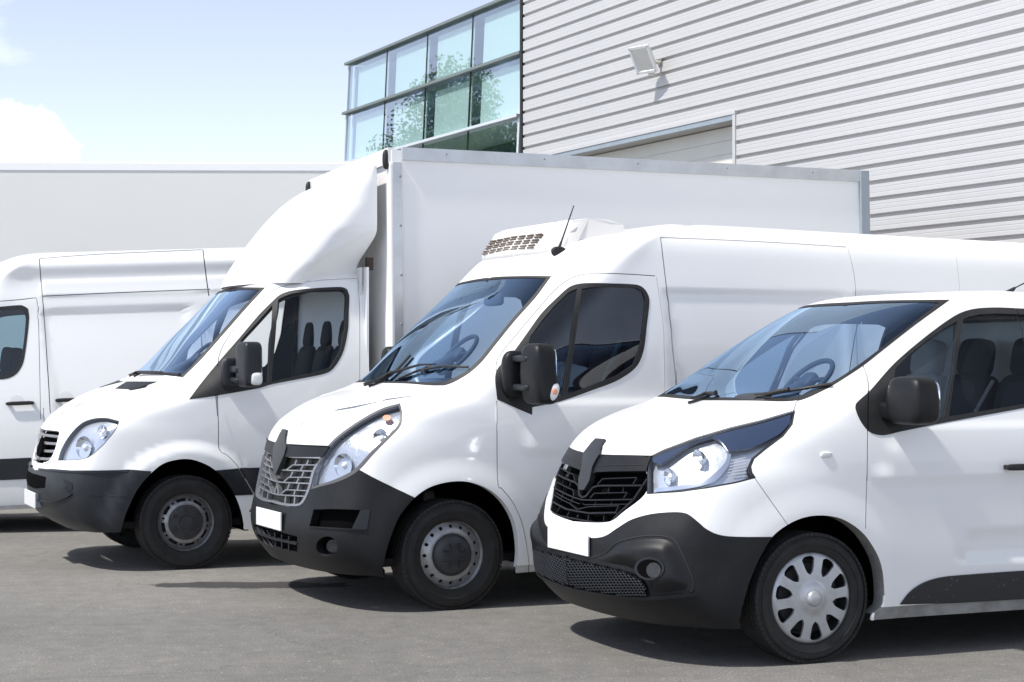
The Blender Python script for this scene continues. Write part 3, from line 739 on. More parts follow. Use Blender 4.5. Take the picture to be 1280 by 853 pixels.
# ------------------------------------------------------------------ the small van at the right
def small_van():
    O, t = frame(22.96, 1016, 830, .93, .95)
    fl = total(flare(.93, .335, .44, .60, .012),
               rrect(1.85, 6, .50, .64, .035, -.016, .35), rrect(1.3, 6, .93, 1.22, .03, .009, .6))
    b = Body(net_compact(), O, t, fl)
    root = thing('delivery_van', 'small white delivery van with silver spoked wheel covers, nearest at the right', 'van', O, t, 'white vans parked in the row')
    px = lambda zf, pts, sm=True: b.pix(smooth_closed(zf(pts)) if sm else densify(zf(pts)))
    ln = lambda zf, pts, wd: b.pix(buffer_line(zf(pts), wd))
    sd = lambda pts: b.side(densify(pts, .05))
    hole = b.pix(smooth_closed(Z2([(70, 760), (80, 600), (102, 500), (130, 410), (175, 310), (222, 238), (290, 186), (360, 157), (430, 150), (500, 160), (560, 190), (612, 235), (655, 300), (680, 360), (691, 430), (689, 528), (641, 578), (641, 760)])))
    rr = [(.93+3.098+.42*math.cos(a), .335+.43*math.sin(a)) for a in [math.pi*k/20 for k in range(21)]]
    hole_r = b.side([(rr[0][0], .15)]+rr+[(rr[-1][0], .15)])
    lamp = Z1([(427, 330), (428, 212), (480, 185), (600, 140), (720, 105), (830, 78), (943, 43), (933, 85), (900, 125), (840, 168), (795, 207), (783, 235), (788, 260), (800, 274), (740, 290), (640, 308), (540, 322)])
    lampo = Z1([(421, 336), (422, 208), (480, 179), (600, 134), (720, 99), (830, 73), (951, 37), (941, 88), (908, 131), (850, 174), (806, 210), (795, 236), (799, 258), (812, 278), (740, 297), (640, 315), (540, 329)])
    R = [
        ('front_bumper_cover', [px(Z1, [(60, 180), (440, 150), (440, 335), (640, 310), (803, 277), (925, 447), (880, 560), (700, 800), (60, 800)], False)]),
        ('hood', [px(Z1, [(100, 190), (170, 186), (235, 155), (268, 155), (268, 197), (428, 203), (428, 212), (480, 182), (600, 137), (720, 102), (830, 76), (945, 42), (957, 5), (955, -10), (600, -12), (350, -30), (100, 60)])]),
        ('front_door', [b.pix(densify(Z3([(738, 395), (739, 700)]))[:24])+b.pix(densify(Z2([(616, 0), (613, 205), (655, 290), (684, 370), (693, 430), (691, 528), (900, 520)]))[:-30] if False else densify(Z2([(616, 0), (613, 205), (655, 290), (684, 370), (693, 430), (691, 527)]))[:-28])+sd([(1.37, .285), (2.36, .265), (2.36, 1.875)])[:-22]+b.side([(2.36, 1.875), (2.2, 1.872), (2.05, 1.862)])+b.pix(Z3([(1080, 85), (1030, 110), (930, 180), (820, 275), (740, 350)]))]),
        ('bumper', [px(Z1, [(60, 468), (140, 478), (225, 491), (275, 485), (320, 457), (370, 427), (440, 407), (520, 400), (565, 405), (600, 430), (640, 463), (690, 482), (760, 487), (885, 487), (850, 560), (780, 760), (740, 900), (60, 900)])]),
        ('side_moulding', [b.pix(smooth_closed(Z2([(758, 523), (800, 470), (860, 430), (940, 408), (1100, 394), (1290, 381), (1300, 505), (1000, 517)])))]),
        ('moulding_rear', [sd([(2.26, .42), (2.30, .285), (2.35, .284), (2.35, .424)])]),
        ('sill', [sd([(1.30, .12), (1.30, .272), (3.60, .262), (3.60, .12)])]),
        ('grille_opening', [px(Z1, [(60, 215), (200, 215), (260, 215), (425, 208), (421, 250), (419, 330), (340, 398), (290, 433), (200, 435), (60, 420)])]),
        ('headlight_seal', [b.pix(densify(lampo))]),
        ('headlight', [b.pix(densify(lamp))]),
        ('windscreen_seal', [px(Z3, [(490, 422), (590, 381), (640, 352), (720, 299), (790, 244), (900, 158), (1022, 70), (900, 71), (760, 74), (600, 86), (480, 109), (300, 240), (0, 412), (100, 420), (350, 423)], True)]),
        ('windscreen', [px(Z3, [(484, 408), (580, 372), (632, 345), (712, 291), (782, 238), (892, 153), (985, 80), (900, 78), (760, 82), (600, 94), (486, 118), (310, 250), (60, 400), (100, 408), (350, 410)])]),
        ('window_seal', [px(Z3, [(695, 432), (697, 458), (715, 497), (745, 530), (790, 541), (860, 526), (1010, 496), (1280, 446), (1420, 420), (1425, 300), (1400, 125), (1330, 103), (1280, 101), (1180, 97), (1100, 103), (1040, 125), (940, 196), (830, 290), (745, 385)])]),
        ('quarter_window', [px(Z3, [(828, 345), (832, 310), (880, 262), (940, 212), (1000, 170), (1046, 146), (1043, 200), (1030, 330), (1000, 478), (880, 500), (828, 500)], False)]),
        ('door_window', [px(Z3, [(1068, 140), (1085, 130), (1120, 122), (1180, 118), (1280, 122), (1330, 124), (1385, 145), (1400, 300), (1395, 405), (1280, 432), (1018, 476), (1040, 320)], False)]),
        ('panel_seam', [ln(Z3, [(738, 385), (737, 540), (735, 700)], 1.5), ln(Z2, [(619, -20), (617, 60), (613, 205)], 1.3), ln(Z1, [(800, 270), (860, 355), (925, 447)], .9), ln(Z3, [(489, 424), (478, 458)], 1.0),
                        ln(Z3, [(720, 298), (733, 330), (739, 362), (741, 392)], 1.3), b.side(buffer_line([(2.37, .28), (2.37, 1.1), (2.37, 1.87)], .006, .05))]),
        ('hole', [hole, hole_r]),
    ]
    b.cut(R)
    tri_mesh(b, 'body', ['body'], 'white_paint', root)
    tri_mesh(b, 'hood', ['hood'], 'white_paint', root, off=.004)
    tri_mesh(b, 'front_bumper_cover', ['front_bumper_cover'], 'white_paint', root)
    tri_mesh(b, 'bumper', ['bumper'], 'black_plastic', root, off=.006, ret=.03)
    tri_mesh(b, 'panel_seam', ['panel_seam'], 'shadow_gap', root, off=-.012, ret=0)
    tri_mesh(b, 'sill', ['sill'], 'dirty_sill', root, off=-.006)
    tri_mesh(b, 'windscreen_seal', ['windscreen_seal'], 'rubber', root, off=.002)
    ws = tri_mesh(b, 'windscreen', ['windscreen'], 'windscreen_glass', root, off=-.001, ret=0)
    tri_mesh(b, 'grille_back', ['grille_opening'], 'dark_void', root, off=-.07, ret=0)
    for far in (False, True):
        d = tri_mesh(b, 'front_door', ['front_door'], 'white_paint', root, centre=False, far=far)
        tri_mesh(b, 'window_seal', ['window_seal'], 'rubber', d, off=.003, centre=False, far=far)
        tri_mesh(b, 'quarter_window', ['quarter_window'], 'side_glass', d, off=-.006, ret=0, centre=False, far=far)
        tri_mesh(b, 'door_window', ['door_window'], 'side_glass_clear', d, off=-.006, ret=0, centre=False, far=far)
        q = tri_mesh(b, 'side_moulding', ['side_moulding', 'moulding_rear'], 'scuffed_plastic', d, off=.010, ret=.02, centre=False, far=far)
        tri_mesh(b, 'headlight_seal', ['headlight_seal'], 'rubber', root, off=-.006, centre=False, far=far)
        hl = tri_mesh(b, 'headlight', ['headlight'], 'lens', root, off=.002, ret=0, centre=False, far=far)
        tri_mesh(b, 'headlight_bowl', ['headlight'], 'reflector', hl, off=-.045, ret=0, centre=False, far=far)
    # headlight internals: dark upper trim, round lamp, light guide
    hl = [o for o in root.children if o.name.startswith('headlight') and 'seal' not in o.name][0]
    b.patch(b.pix(smooth_closed(Z1([(440, 208), (480, 188), (600, 144), (720, 109), (830, 82), (935, 50), (928, 82), (890, 122), (800, 165), (712, 180), (680, 140), (640, 128), (560, 165), (470, 225), (445, 222)]))), -.004, .02, 'lamp_trim', 'lamp_navy', hl, False)
    b.patch(b.pix(smooth_closed(Z1([(560, 296), (640, 270), (700, 215), (712, 178), (722, 186), (715, 225), (660, 285), (580, 308), (470, 322), (440, 322), (445, 310)]))), -.02, .02, 'light_guide', 'chrome', hl, False)
    for k in range(6): b.bar(Z1([(708+3*k, 268-11*k), (775, 258-11*k)]), .9, -.008, .004, 'lens_rib', 'grey_line', hl, False)
    for c, rr_ in (((610, 200), .055), ((500, 262), .045)):
        u = b.pix(Z1([c]))[0]; p = b.pos(np.array([u[0]]), np.array([u[1]]))[0]; n = b.nrm(np.array([u[0]]), np.array([u[1]]))[0]
        q = Vector(p)-Vector(n)*.035
        m = MB().lathe([(rr_, -.02), (rr_*.98, -.024), (rr_*.8, 0), (rr_*.5, .02), (0, .03)], axis='x', n=28)
        m.build('lamp_bowl', 'chrome', hl, smooth=True).location = q
        MB().superell(q+Vector((0, 0, 0)), (.02, .02, .02), 1).build('bulb', 'white_plastic', hl, smooth=True)
    tri_mesh(b, 'cabin_lining', ['body', 'front_door', 'window_seal'], 'cabin_trim', root, off=-.045, ret=0, filt=lambda c: (c[:, 0] > .95) & (c[:, 0] < 2.9) & (c[:, 2] > .5))
    # upper grille trim and emblem plate
    b.patch(px(ZK, [(100, 205), (480, 205), (960, 215), (925, 300), (914, 352), (600, 354), (480, 358), (440, 375), (415, 430), (385, 505), (100, 505)], False), .006, .03, 'grille_trim', 'black_plastic', root)
    b.patch(b.front(densify([(0, 1.124), (.060, 1.124), (.078, 1.075), (.100, 1.05), (.088, 1.03), (.066, .984), (.070, .91), (.034, .857), (0, .853)], .02)), .018, .03, 'emblem_plate', 'emblem_black', root)
    for pts_, w_, h_ in (([(300, 580), (345, 580), (372, 570), (430, 495), (475, 478), (875, 476)], 2.0, .0), ([(480, 466), (525, 418), (828, 408), (795, 466)], 1.0, .004), ([(412, 592), (450, 548), (742, 540), (712, 590)], 1.0, .004),
                        ([(200, 590), (330, 603), (420, 606), (790, 600)], 1.5, .0), ([(300, 690), (395, 668), (668, 658), (642, 712)], 1.0, .004), ([(200, 690), (400, 722), (645, 717)], 1.9, .0), ([(150, 740), (300, 775), (450, 800), (560, 798)], 1.4, -.006),
                        ([(908, 415), (868, 480), (785, 602), (655, 722), (590, 795)], 2.0, -.004), ([(250, 575), (340, 640), (420, 640), (740, 636)], 1.0, -.012)):
        b.bar(ZK(pts_), w_, h_, .045, 'grille_bar', 'black_plastic', root)
    for x_, y0_, y1_ in ((560, 480, 540), (690, 478, 540), (440, 610, 660), (585, 605, 660), (380, 725, 780), (520, 722, 780), (290, 700, 750)): b.bar(ZK([(x_, y0_), (x_-12, y1_)]), .9, -.014, .03, 'grille_web', 'black_plastic', root)
    b.bar(ZK([(490, 305), (700, 300), (890, 297)]), .5, .009, .01, 'trim_line', 'shadow_gap', root)
    b.bar(Z1([(268, 198), (428, 204)]), .8, .012, .02, 'hood_gap', 'shadow_gap', root)
    # bumper relief
    bez = Z1([(225, 558), (280, 540), (330, 502), (420, 488), (490, 490), (522, 505), (545, 550), (570, 610), (583, 655), (575, 678), (500, 690), (436, 694), (430, 655), (402, 622), (350, 600), (240, 578)])
    b.patch(b.pix(smooth_closed(bez)), .038, .03, 'fog_bezel', 'black_plastic', root, False, False, 2.2); b.patch(b.pix(smooth_closed(bez)), .038, .03, 'fog_bezel', 'black_plastic', root, False, True, 2.2)
    b.bar(Z1([(215, 566), (275, 545), (325, 505), (420, 484), (490, 486), (526, 502), (550, 548), (576, 610), (588, 655), (580, 682)]), 1.2, .009, .01, 'bezel_groove', 'shadow_gap', root)
    ell = lambda cx, cy, rx, ry, n=28: [(cx+rx*math.cos(2*math.pi*k/n), cy+ry*math.sin(2*math.pi*k/n)) for k in range(n)]
    b.patch(b.pix(Z1(ell(447, 598, 50, 41))), .045, .02, 'fog_ring', 'grey_plastic', root, False)
    b.patch(b.pix(Z1(ell(447, 598, 41, 33))), .047, .01, 'fog_recess', 'dark_void', root, False)
    b.patch(b.pix(Z1(ell(462, 604, 24, 27))), .049, .01, 'fog_lamp', 'lamp_grey', root, False)
    b.patch(px(Z1, [(0, 530), (75, 547), (240, 582), (340, 606), (395, 624), (420, 650), (437, 692), (330, 690), (200, 668), (100, 645), (0, 625)]), .009, .01, 'intake', 'dark_void', root)
    q = MB(); poly = Z1([(75, 549), (240, 584), (340, 608), (393, 628), (416, 652), (432, 690), (330, 686), (200, 664), (100, 641), (30, 618)])
    hexes = []; s_ = 4.1; x = poly[0][0]-12
    pxs = [p[0] for p in poly]; pys = [p[1] for p in poly]
    j = 0; y = min(pys)
    while y < max(pys):
        x = min(pxs)+(j % 2)*s_*.5+0.0
        while x < max(pxs):
            hexes.append((x, y)); x += s_
        y += s_*.78; j += 1
    ok = inside(np.array([h[0] for h in hexes]), np.array([h[1] for h in hexes]), poly)
    for (hx, hy), k_ in zip(hexes, ok):
        if not k_: continue
        ou = [(hx+s_*.56*math.sin(a), hy+s_*.56*math.cos(a)) for a in [math.pi*i/3 for i in range(6)]]; inn = [(hx+s_*.33*math.sin(a), hy+s_*.33*math.cos(a)) for a in [math.pi*i/3 for i in range(6)]]
        u = np.array(b.pix(ou+inn), float); P = b.pos(u[:, 0], u[:, 1]); N = b.nrm(u[:, 0], u[:, 1])
        q.add(list(P[:6]+N[:6]*.018)+list(P[6:]+N[6:]*.016)+list(P[6:]+N[6:]*.0095), [(i, (i+1) % 6, 6+(i+1) % 6, 6+i) for i in range(6)]+[(6+i, 6+(i+1) % 6, 12+(i+1) % 6, 12+i) for i in range(6)])
    q.mirror(); stuff(q.build('intake_mesh', 'grey_plastic', root))
    b.bar(Z1([(0, 632), (100, 655), (200, 676), (330, 697), (436, 703), (520, 698), (600, 690)]), 3.0, .020, .03, 'bumper_ledge', 'black_plastic', root)
    b.bar(Z1([(60, 690), (250, 762), (420, 792), (600, 806), (704, 808)]), 5.0, .0, .03, 'bumper_lip', 'black_plastic', root)
    MB().box((-.022, 0, .58), (.012, .52, .112)).build('number_plate', 'plate', root, bevel=.003)
    MB().box((-.008, 0, .58), (.02, .49, .09)).build('plate_backing', 'black_plastic', root)
    # arch, wheels, floor
    arch_lip(b, root, hole[2:-3], .10, 'dirty_sill'); wheel_well(root, .93, .335, .47, .90, .55)
    wheel_well(root, 4.028, .335, .45, .90, .55)
    for x in (.93, 4.028):
        for s2 in (-1, 1): wheel_compact(root, x, s2*.842, .338, s2 > 0)
    floor_pan(root, .35, 4.9, .80, .26)
    rear_cap(b, root)
    MB().box((2.95, 0, 1.05), (.03, 1.52, 1.5)).build('bulkhead', 'cabin_light', root)
    # cabin
    m = MB().superell((1.08, 0, 1.17), (.32, .83, .17), .4); m.superell((1.02, -.38, 1.32), (.17, .22, .07), .6); m.build('dashboard', 'dash', root, smooth=True)
    p = b.aty(Z3([(528, 352)])[0], -.36); steering(root, (p.x, -.36, p.z), .165, .75)
    hp = b.aty(Z3([(1112, 262)])[0], .04)
    for y_ in (-.46, .04, .52): seat(root, hp.x-.11, y_, hp.z-.72, 'seat_fabric' if y_ < .3 else 'seat_light', .235)
    MB().tube([b.aty(Z3([(1172, 352)])[0], -.20), b.aty(Z3([(1110, 462)])[0], -.22)], .012, 6).build('seat_belt', 'belt', root)
    # mirrors
    for s2 in (-1, 1):
        p = b.aty(Z3([(893, 420)])[0], -1.10)
        def shp(v):
            return Vector((v.x*(1-.15*(v.z > 0)*v.z/.12)+.0, v.y*(1-.10*max(0, v.z)/.12), v.z))
        o = MB().superell((p.x-.0, s2*1.10, p.z), (.092, .135, .125), .42, fn=shp, M=Matrix.Rotation(s2*-.12, 3, 'Z')).build('wing_mirror', 'black_plastic', root, smooth=True)
        MB().superell((p.x-.02, s2*1.0, p.z-.06), (.075, .14, .05), .45).build('mirror_arm', 'black_plastic', o, smooth=True)
        MB().superell((p.x+.082, s2*1.105, p.z+.005), (.014, .11, .10), .5).build('mirror_glass', 'chrome', o, smooth=True)
    u = b.pix(Z3([(592, 609)]))[0]; P = b.pos(np.array([u[0]]), np.array([u[1]]))[0]
    for s2 in (-1, 1): MB().superell((P[0], s2*-P[1], P[2]), (.034, .010, .015), .6).build('side_indicator', 'white_plastic', root, smooth=True)
    handle(root, b, *Z3([(1206, 653), (1300, 648)]))
    a = b.aty((1260, 363), -.25); a2 = b.aty((1318, 335), -.22)
    MB().tube([(a.x, -.25, a.z-.02), (a.x+.05, -.25, a.z+.015)], [.022, .008], 8).build('antenna_base', 'rubber', root); MB().tube([(a.x+.04, -.25, a.z+.01), (a2.x, -.22, a2.z)], .004, 6).build('antenna', 'rubber', root)
    wiper(root, b, Z3([(345, 418), (430, 400), (520, 385), (610, 368)]), Z3([(470, 400), (400, 414), (350, 419)]))
    wiper(root, b, Z3([(110, 414), (150, 400), (205, 380)]), Z3([(215, 415), (160, 412), (120, 414)]))
    return root, b
glass('side_glass_clear', (.93, .95, .95), .35)
material('lamp_navy', (.02, .035, .075), .12, coat=.6)
material('grey_line', (.45, .45, .47), .4)
material('scuffed_plastic', (.018, .018, .02), .5, noise=(26, .62, .68, (.11, .11, .11)))

# ------------------------------------------------------------------ the refrigerated high-roof van in the middle
ell = lambda cx, cy, rx, ry, n=28: [(cx+rx*math.cos(2*math.pi*k/n), cy+ry*math.sin(2*math.pi*k/n)) for k in range(n)]
def refrigerated_van():
    O, t = frame(25, 567, 763, .87, 1.0)
    fl = total(flare(.87, .345, .46, .62, .022), rrect(2.55, 3.87, .75, 2.03, .03, -.016, -.10), rrect(3.95, 5.75, .75, 2.03, .03, -.016), rrect(1.45, 9, .50, .64, .03, -.010), rrect(1.35, 9, .98, 1.3, .03, .008, .3))
    b = Body(net_high(), O, t, fl)
    root = thing('refrigerated_van', 'tall white van with a cooling unit and antenna on its roof and a silver grille', 'van', O, t, 'white vans parked in the row')
    px = lambda zf, pts, sm=True: b.pix(smooth_closed(zf(pts)) if sm else densify(zf(pts)))
    ln = lambda zf, pts, wd: b.pix(buffer_line(zf(pts), wd))
    sd = lambda pts: b.side(densify(pts, .05))
    hole = px(Z4, [(462, 830), (474, 700), (490, 600), (528, 490), (560, 440), (600, 398), (650, 366), (720, 348), (790, 350), (860, 378), (915, 430), (950, 500), (963, 590), (957, 665), (957, 830)])
    wb = .87+3.682; rr = [(wb+.44*math.cos(a), .345+.45*math.sin(a)) for a in [math.pi*k/20 for k in range(21)]]
    hole_r = b.side([(rr[0][0], .15)]+rr+[(rr[-1][0], .15)])
    lamp = [(230, 366), (243, 302), (300, 214), (380, 149), (470, 99), (535, 77), (541, 100), (535, 141), (495, 184), (445, 233), (381, 301), (318, 336)]
    lampo = [(222, 375), (237, 300), (296, 208), (378, 143), (468, 92), (540, 69), (548, 100), (543, 147), (503, 193), (453, 243), (388, 313), (322, 348)]
    R = [
        ('hood', [px(Z4, [(60, 210), (145, 217), (290, 228), (300, 206), (380, 141), (470, 90), (540, 67)], False)+b.pix(densify(Z5([(250, 745), (345, 708), (200, 700), (0, 690)])))]),
        ('front_door', [b.pix(densify(ZM([(262, 853), (260, 680), (255, 500), (262, 465), (330, 380), (450, 235), (540, 130), (600, 70), (660, 30), (720, 12), (800, 8), (950, 12), (1105, 22), (1125, 60), (1150, 300), (1158, 640)])))[:-150][:0]
            + b.pix([p for p in densify(ZM([(262, 853), (260, 680), (255, 500), (262, 465), (330, 380), (450, 235), (540, 130), (600, 70), (660, 30), (720, 12), (800, 8), (950, 12), (1105, 22), (1125, 60), (1150, 300), (1158, 640)]))][:-60])+b.side([(2.425, 1.3), (2.43, .8), (2.43, .26)])+b.pix(densify(Z4([(1010, 690), (995, 600), (975, 500), (940, 420), (900, 370), (887, 340), (885, 60)]))[:-30])]),
        ('bumper', [px(Z4, [(0, 415), (110, 432), (150, 437), (190, 425), (222, 377), (320, 347), (395, 305), (440, 330), (520, 370), (600, 408), (560, 600), (480, 860), (0, 860)], False)]),
        ('recess', [px(Z4, [(221, 506), (236, 447), (300, 445), (400, 448), (370, 515)], False), px(Z4, [(0, 496), (45, 507), (178, 542), (178, 596), (55, 566), (0, 552)], False), b.pix(Z4(ell(283, 577, 38, 35)))]),
        ('sill', [sd([(1.26, .12), (1.26, .262), (4.16, .262), (4.16, .12)])]),
        ('grille_opening', [px(Z4, [(0, 235), (150, 262), (262, 265), (240, 320), (222, 372), (190, 424), (150, 436), (0, 420)], False)]),
        ('headlight_seal', [px(Z4, lampo)]), ('headlight', [px(Z4, lamp)]),
        ('windscreen_seal', [px(Z5, [(345, 708), (430, 671), (490, 621), (550, 547), (620, 461), (700, 371), (759, 291), (640, 291), (520, 297), (400, 321), (300, 420), (20, 697), (200, 701)])]),
        ('windscreen', [px(Z5, [(340, 694), (420, 662), (480, 613), (540, 540), (610, 455), (690, 366), (740, 300), (640, 299), (520, 306), (410, 330), (310, 430), (60, 690), (200, 692)])]),
        ('window_seal', [px(ZM, [(256, 535), (262, 680), (360, 725), (449, 763), (450, 722), (600, 690), (760, 634), (900, 580), (1000, 510), (1042, 420), (1060, 280), (1073, 150), (1050, 95), (1010, 70), (870, 62), (720, 62), (650, 80), (580, 140), (500, 220), (420, 330), (340, 440)])]),
        ('quarter_window', [px(ZM, [(688, 90), (640, 112), (560, 190), (500, 262), (440, 345), (415, 430), (415, 690), (500, 690), (608, 664), (650, 380)], False)]),
        ('door_window', [px(ZM, [(713, 92), (760, 84), (870, 80), (1000, 86), (1035, 105), (1051, 150), (1040, 280), (1020, 410), (985, 495), (900, 552), (760, 606), (636, 655), (675, 380)], False)]),
        ('panel_seam', [ln(ZM, [(262, 853), (260, 690)], 1.3), ln(Z4, [(885, 60), (887, 340), (900, 370), (940, 420), (975, 500), (997, 620), (1000, 665)], 1.2),
                        ln(ZM, [(256, 530), (258, 480), (280, 440), (330, 375), (450, 233), (540, 128), (600, 70), (660, 32), (720, 14), (800, 8), (950, 12), (1105, 22)], 1.1),
                        ln(ZM, [(1112, 30), (1135, 200), (1150, 330), (1157, 640)], .55),
                        ln(ZI, [(826, 297), (831, 340), (838, 400), (845, 480), (848, 530)], 1.5), ln(ZI, [(826, 297), (900, 300), (980, 304), (1058, 309)], 1.3), ln(ZI, [(1060, 311), (1068, 345), (1070, 380), (1072, 460)], .8),
                        ln(ZI, [(1195, 318), (1200, 365), (1203, 420)], .5), sd([(3.895, .28), (3.90, .28), (3.90, 1.4), (3.895, 1.4)]), sd([(2.49, .28), (2.496, .28), (2.496, 1.5), (2.49, 1.5)])]),
        ('hole', [hole, hole_r]),
    ]
    b.cut(R)
    tri_mesh(b, 'body', ['body'], 'white_paint', root)
    tri_mesh(b, 'hood', ['hood'], 'white_paint', root, off=.003)
    tri_mesh(b, 'bumper', ['bumper'], 'black_plastic', root, off=.006, ret=.055)
    tri_mesh(b, 'panel_seam', ['panel_seam'], 'shadow_gap', root, off=-.012, ret=0)
    tri_mesh(b, 'sill', ['sill'], 'dirty_white', root, off=-.006)
    tri_mesh(b, 'windscreen_seal', ['windscreen_seal'], 'rubber', root, off=.002)
    tri_mesh(b, 'windscreen', ['windscreen'], 'windscreen_glass', root, off=-.001, ret=0)
    tri_mesh(b, 'grille_back', ['grille_opening'], 'grille_net', root, off=-.05, ret=0)
    for far in (False, True):
        d = tri_mesh(b, 'front_door', ['front_door'], 'white_paint', root, centre=False, far=far)
        tri_mesh(b, 'window_seal', ['window_seal'], 'rubber', d, off=.003, centre=False, far=far)
        tri_mesh(b, 'quarter_window', ['quarter_window'], 'side_glass' if far else 'dark_glass', d, off=-.006, ret=0, centre=False, far=far)
        tri_mesh(b, 'door_window', ['door_window'], 'side_glass_clear' if far else 'dark_glass', d, off=-.006, ret=0, centre=False, far=far)
        tri_mesh(b, 'headlight_seal', ['headlight_seal'], 'seal_grey', root, off=.001, centre=False, far=far)
        hl = tri_mesh(b, 'headlight', ['headlight'], 'lens', root, off=.003, ret=0, centre=False, far=far)
        tri_mesh(b, 'headlight_bowl', ['headlight'], 'reflector_soft', hl, off=-.04, ret=0, centre=False, far=far)
    hl = [o for o in root.children if o.name.startswith('headlight') and 'seal' not in o.name][0]
    for c, r_ in (((468, 182), .062), ((330, 285), .075)):
        u = b.pix(Z4([c]))[0]; p = b.pos(np.array([u[0]]), np.array([u[1]]))[0]; n = b.nrm(np.array([u[0]]), np.array([u[1]]))[0]; q = Vector(p)-Vector(n)*.04
        o = MB().lathe([(r_, -.012), (r_*.98, -.018), (r_*.8, 0), (r_*.5, .02), (0, .03)], axis='x', n=28).build('lamp_bowl', 'chrome', hl, smooth=True); o.location = q; o.rotation_euler.z = .5
        MB().superell(q, (.02, .02, .02), 1).build('bulb', 'white_plastic', hl, smooth=True)
    b.patch(b.pix(Z4(ell(492, 118, 15, 10))), -.006, .01, 'indicator_bulb', 'amber_pale', hl, False)
    tri_mesh(b, 'cabin_lining', ['body', 'front_door', 'window_seal'], 'cabin_trim', root, off=-.045, ret=0, filt=lambda c: (c[:, 0] > .85) & (c[:, 0] < 2.6) & (c[:, 2] > .5) & (c[:, 2] < 2.2))
    # grille: silver lattice, frame, dark trim and emblem plate
    for pts_, w_ in (([(200, 440), (315, 447), (600, 457)], 1.7), ([(318, 445), (382, 396), (618, 396)], 1.4), ([(120, 520), (230, 560), (290, 566), (560, 577)], 1.7), ([(290, 565), (342, 516), (578, 517)], 1.4), ([(120, 640), (200, 680), (265, 688), (520, 702)], 1.7), ([(262, 683), (312, 637), (545, 647)], 1.4)):
        b.bar(ZL(pts_), w_, -.010, .035, 'grille_bar', 'grille_silver', root)
    for p_, q_ in (((415, 345), (398, 395)), ((530, 345), (512, 395)), ((480, 396), (452, 452)), ((380, 460), (352, 515)), ((485, 460), (462, 520)), ((600, 455), (582, 518)), ((440, 516), (412, 574)), ((345, 578), (325, 632)), ((438, 580), (422, 640)), ((545, 578), (528, 645)), ((402, 640), (386, 696)), ((310, 695), (300, 775)), ((398, 700), (390, 785)), ((500, 702), (480, 760)), ((230, 570), (235, 680))):
        b.bar(ZL([p_, q_]), 1.5, -.012, .03, 'grille_web', 'grille_silver', root)
    b.bar(ZL([(640, 390), (600, 470), (568, 600), (530, 700), (490, 765), (440, 788), (300, 778), (180, 745)]), 2.8, .008, .04, 'grille_frame', 'grille_silver', root)
    b.patch(px(ZL, [(100, 195), (350, 205), (755, 226), (720, 280), (690, 322), (340, 322), (215, 315), (100, 300)], False), .008, .03, 'grille_trim', 'black_plastic', root)
    b.patch(b.front(densify([(0, 1.108), (.044, 1.106), (.066, 1.075), (.090, 1.03), (.135, .995), (.125, .95), (.06, .86), (.02, .815), (0, .812)], .02)), .016, .03, 'emblem_plate', 'emblem_black', root)
    b.bar(ZL([(350, 200), (550, 212), (755, 221)]), .8, .014, .02, 'hood_gap', 'shadow_gap', root)
    sl = [(221, 506), (236, 447), (300, 445), (436, 445), (402, 452), (372, 515)]
    tri_mesh(b, 'bumper_recess', ['recess'], 'dark_void', root, off=-.055, ret=0)
    for far in (False, True):
        b.patch(px(Z4, [(372, 515), (402, 452), (436, 445), (424, 516)], False), .011, .01, 'slot_vane', 'grey_plastic', root, False, far)
        b.patch(b.pix(Z4(ell(294, 581, 23, 25))), -.02, .02, 'fog_lamp', 'lamp_grey', root, False, far)
    b.bar(Z4([(221, 508), (372, 517), (424, 518)]), 1.6, .016, .02, 'slot_lip', 'black_plastic', root)
    b.bar(Z4([(30, 530), (100, 549), (178, 567)]), 2.2, .014, .02, 'intake_bar', 'grey_plastic', root)
    for xx in (75, 100, 125, 150): b.bar(Z4([(xx, 512+(xx-45)*.27), (xx, 566+(xx-45)*.25)]), 1.3, .012, .02, 'intake_web', 'grey_plastic', root)
    MB().box((-.022, 0, .528), (.012, .53, .118)).build('number_plate', 'plate', root, bevel=.003)
    MB().box((-.006, 0, .528), (.024, .50, .09)).build('plate_backing', 'black_plastic', root)
    arch_lip(b, root, hole[3:-3], .06, 'white_paint'); wheel_well(root, .87, .345, .50, .96, .55); wheel_well(root, wb, .345, .46, .96, .55)
    for x in (.87, wb):
        for s2 in (-1, 1): wheel_steel(root, x, s2*.887, .345, s2 > 0)
    MB().box((.87, 0, .50), (.10, 1.2, .12)).build('axle_beam', 'underbody', root)
    MB().superell((.80, -.72, .66), (.05, .06, .09), .5).build('suspension_mount', 'rubber', root, smooth=True)
    floor_pan(root, .3, 5.7, .85, .30); rear_cap(b, root)
    m = MB().superell((1.06, 0, 1.24), (.36, .90, .16), .4); m.superell((1.05, -.42, 1.38), (.20, .22, .07), .6); m.build('dashboard', 'dash', root, smooth=True)
    p = b.aty(Z5([(402, 590)])[0], -.42); steering(root, (p.x, -.42, p.z), .17, .8)
    p = b.aty(ZM([(880, 300)])[0], .05)
    for y_ in (-.50, .05, .58): seat(root, p.x-.11, y_, p.z-.74, 'seat_maroon')
    MB().tube([b.aty(ZM([(920, 360)])[0], -.72), b.aty(ZM([(830, 590)])[0], -.72)], .016, 6).build('seat_belt', 'belt', root)
    MB().box((2.62, 0, 1.35), (.03, 1.7, 2.0)).build('bulkhead', 'cabin_trim', root)
    p = b.aty(Z5([(540, 380)])[0], 0); MB().superell((p.x, 0, p.z), (.025, .14, .045), .5).build('rear_view_mirror', 'dash', root, smooth=True)
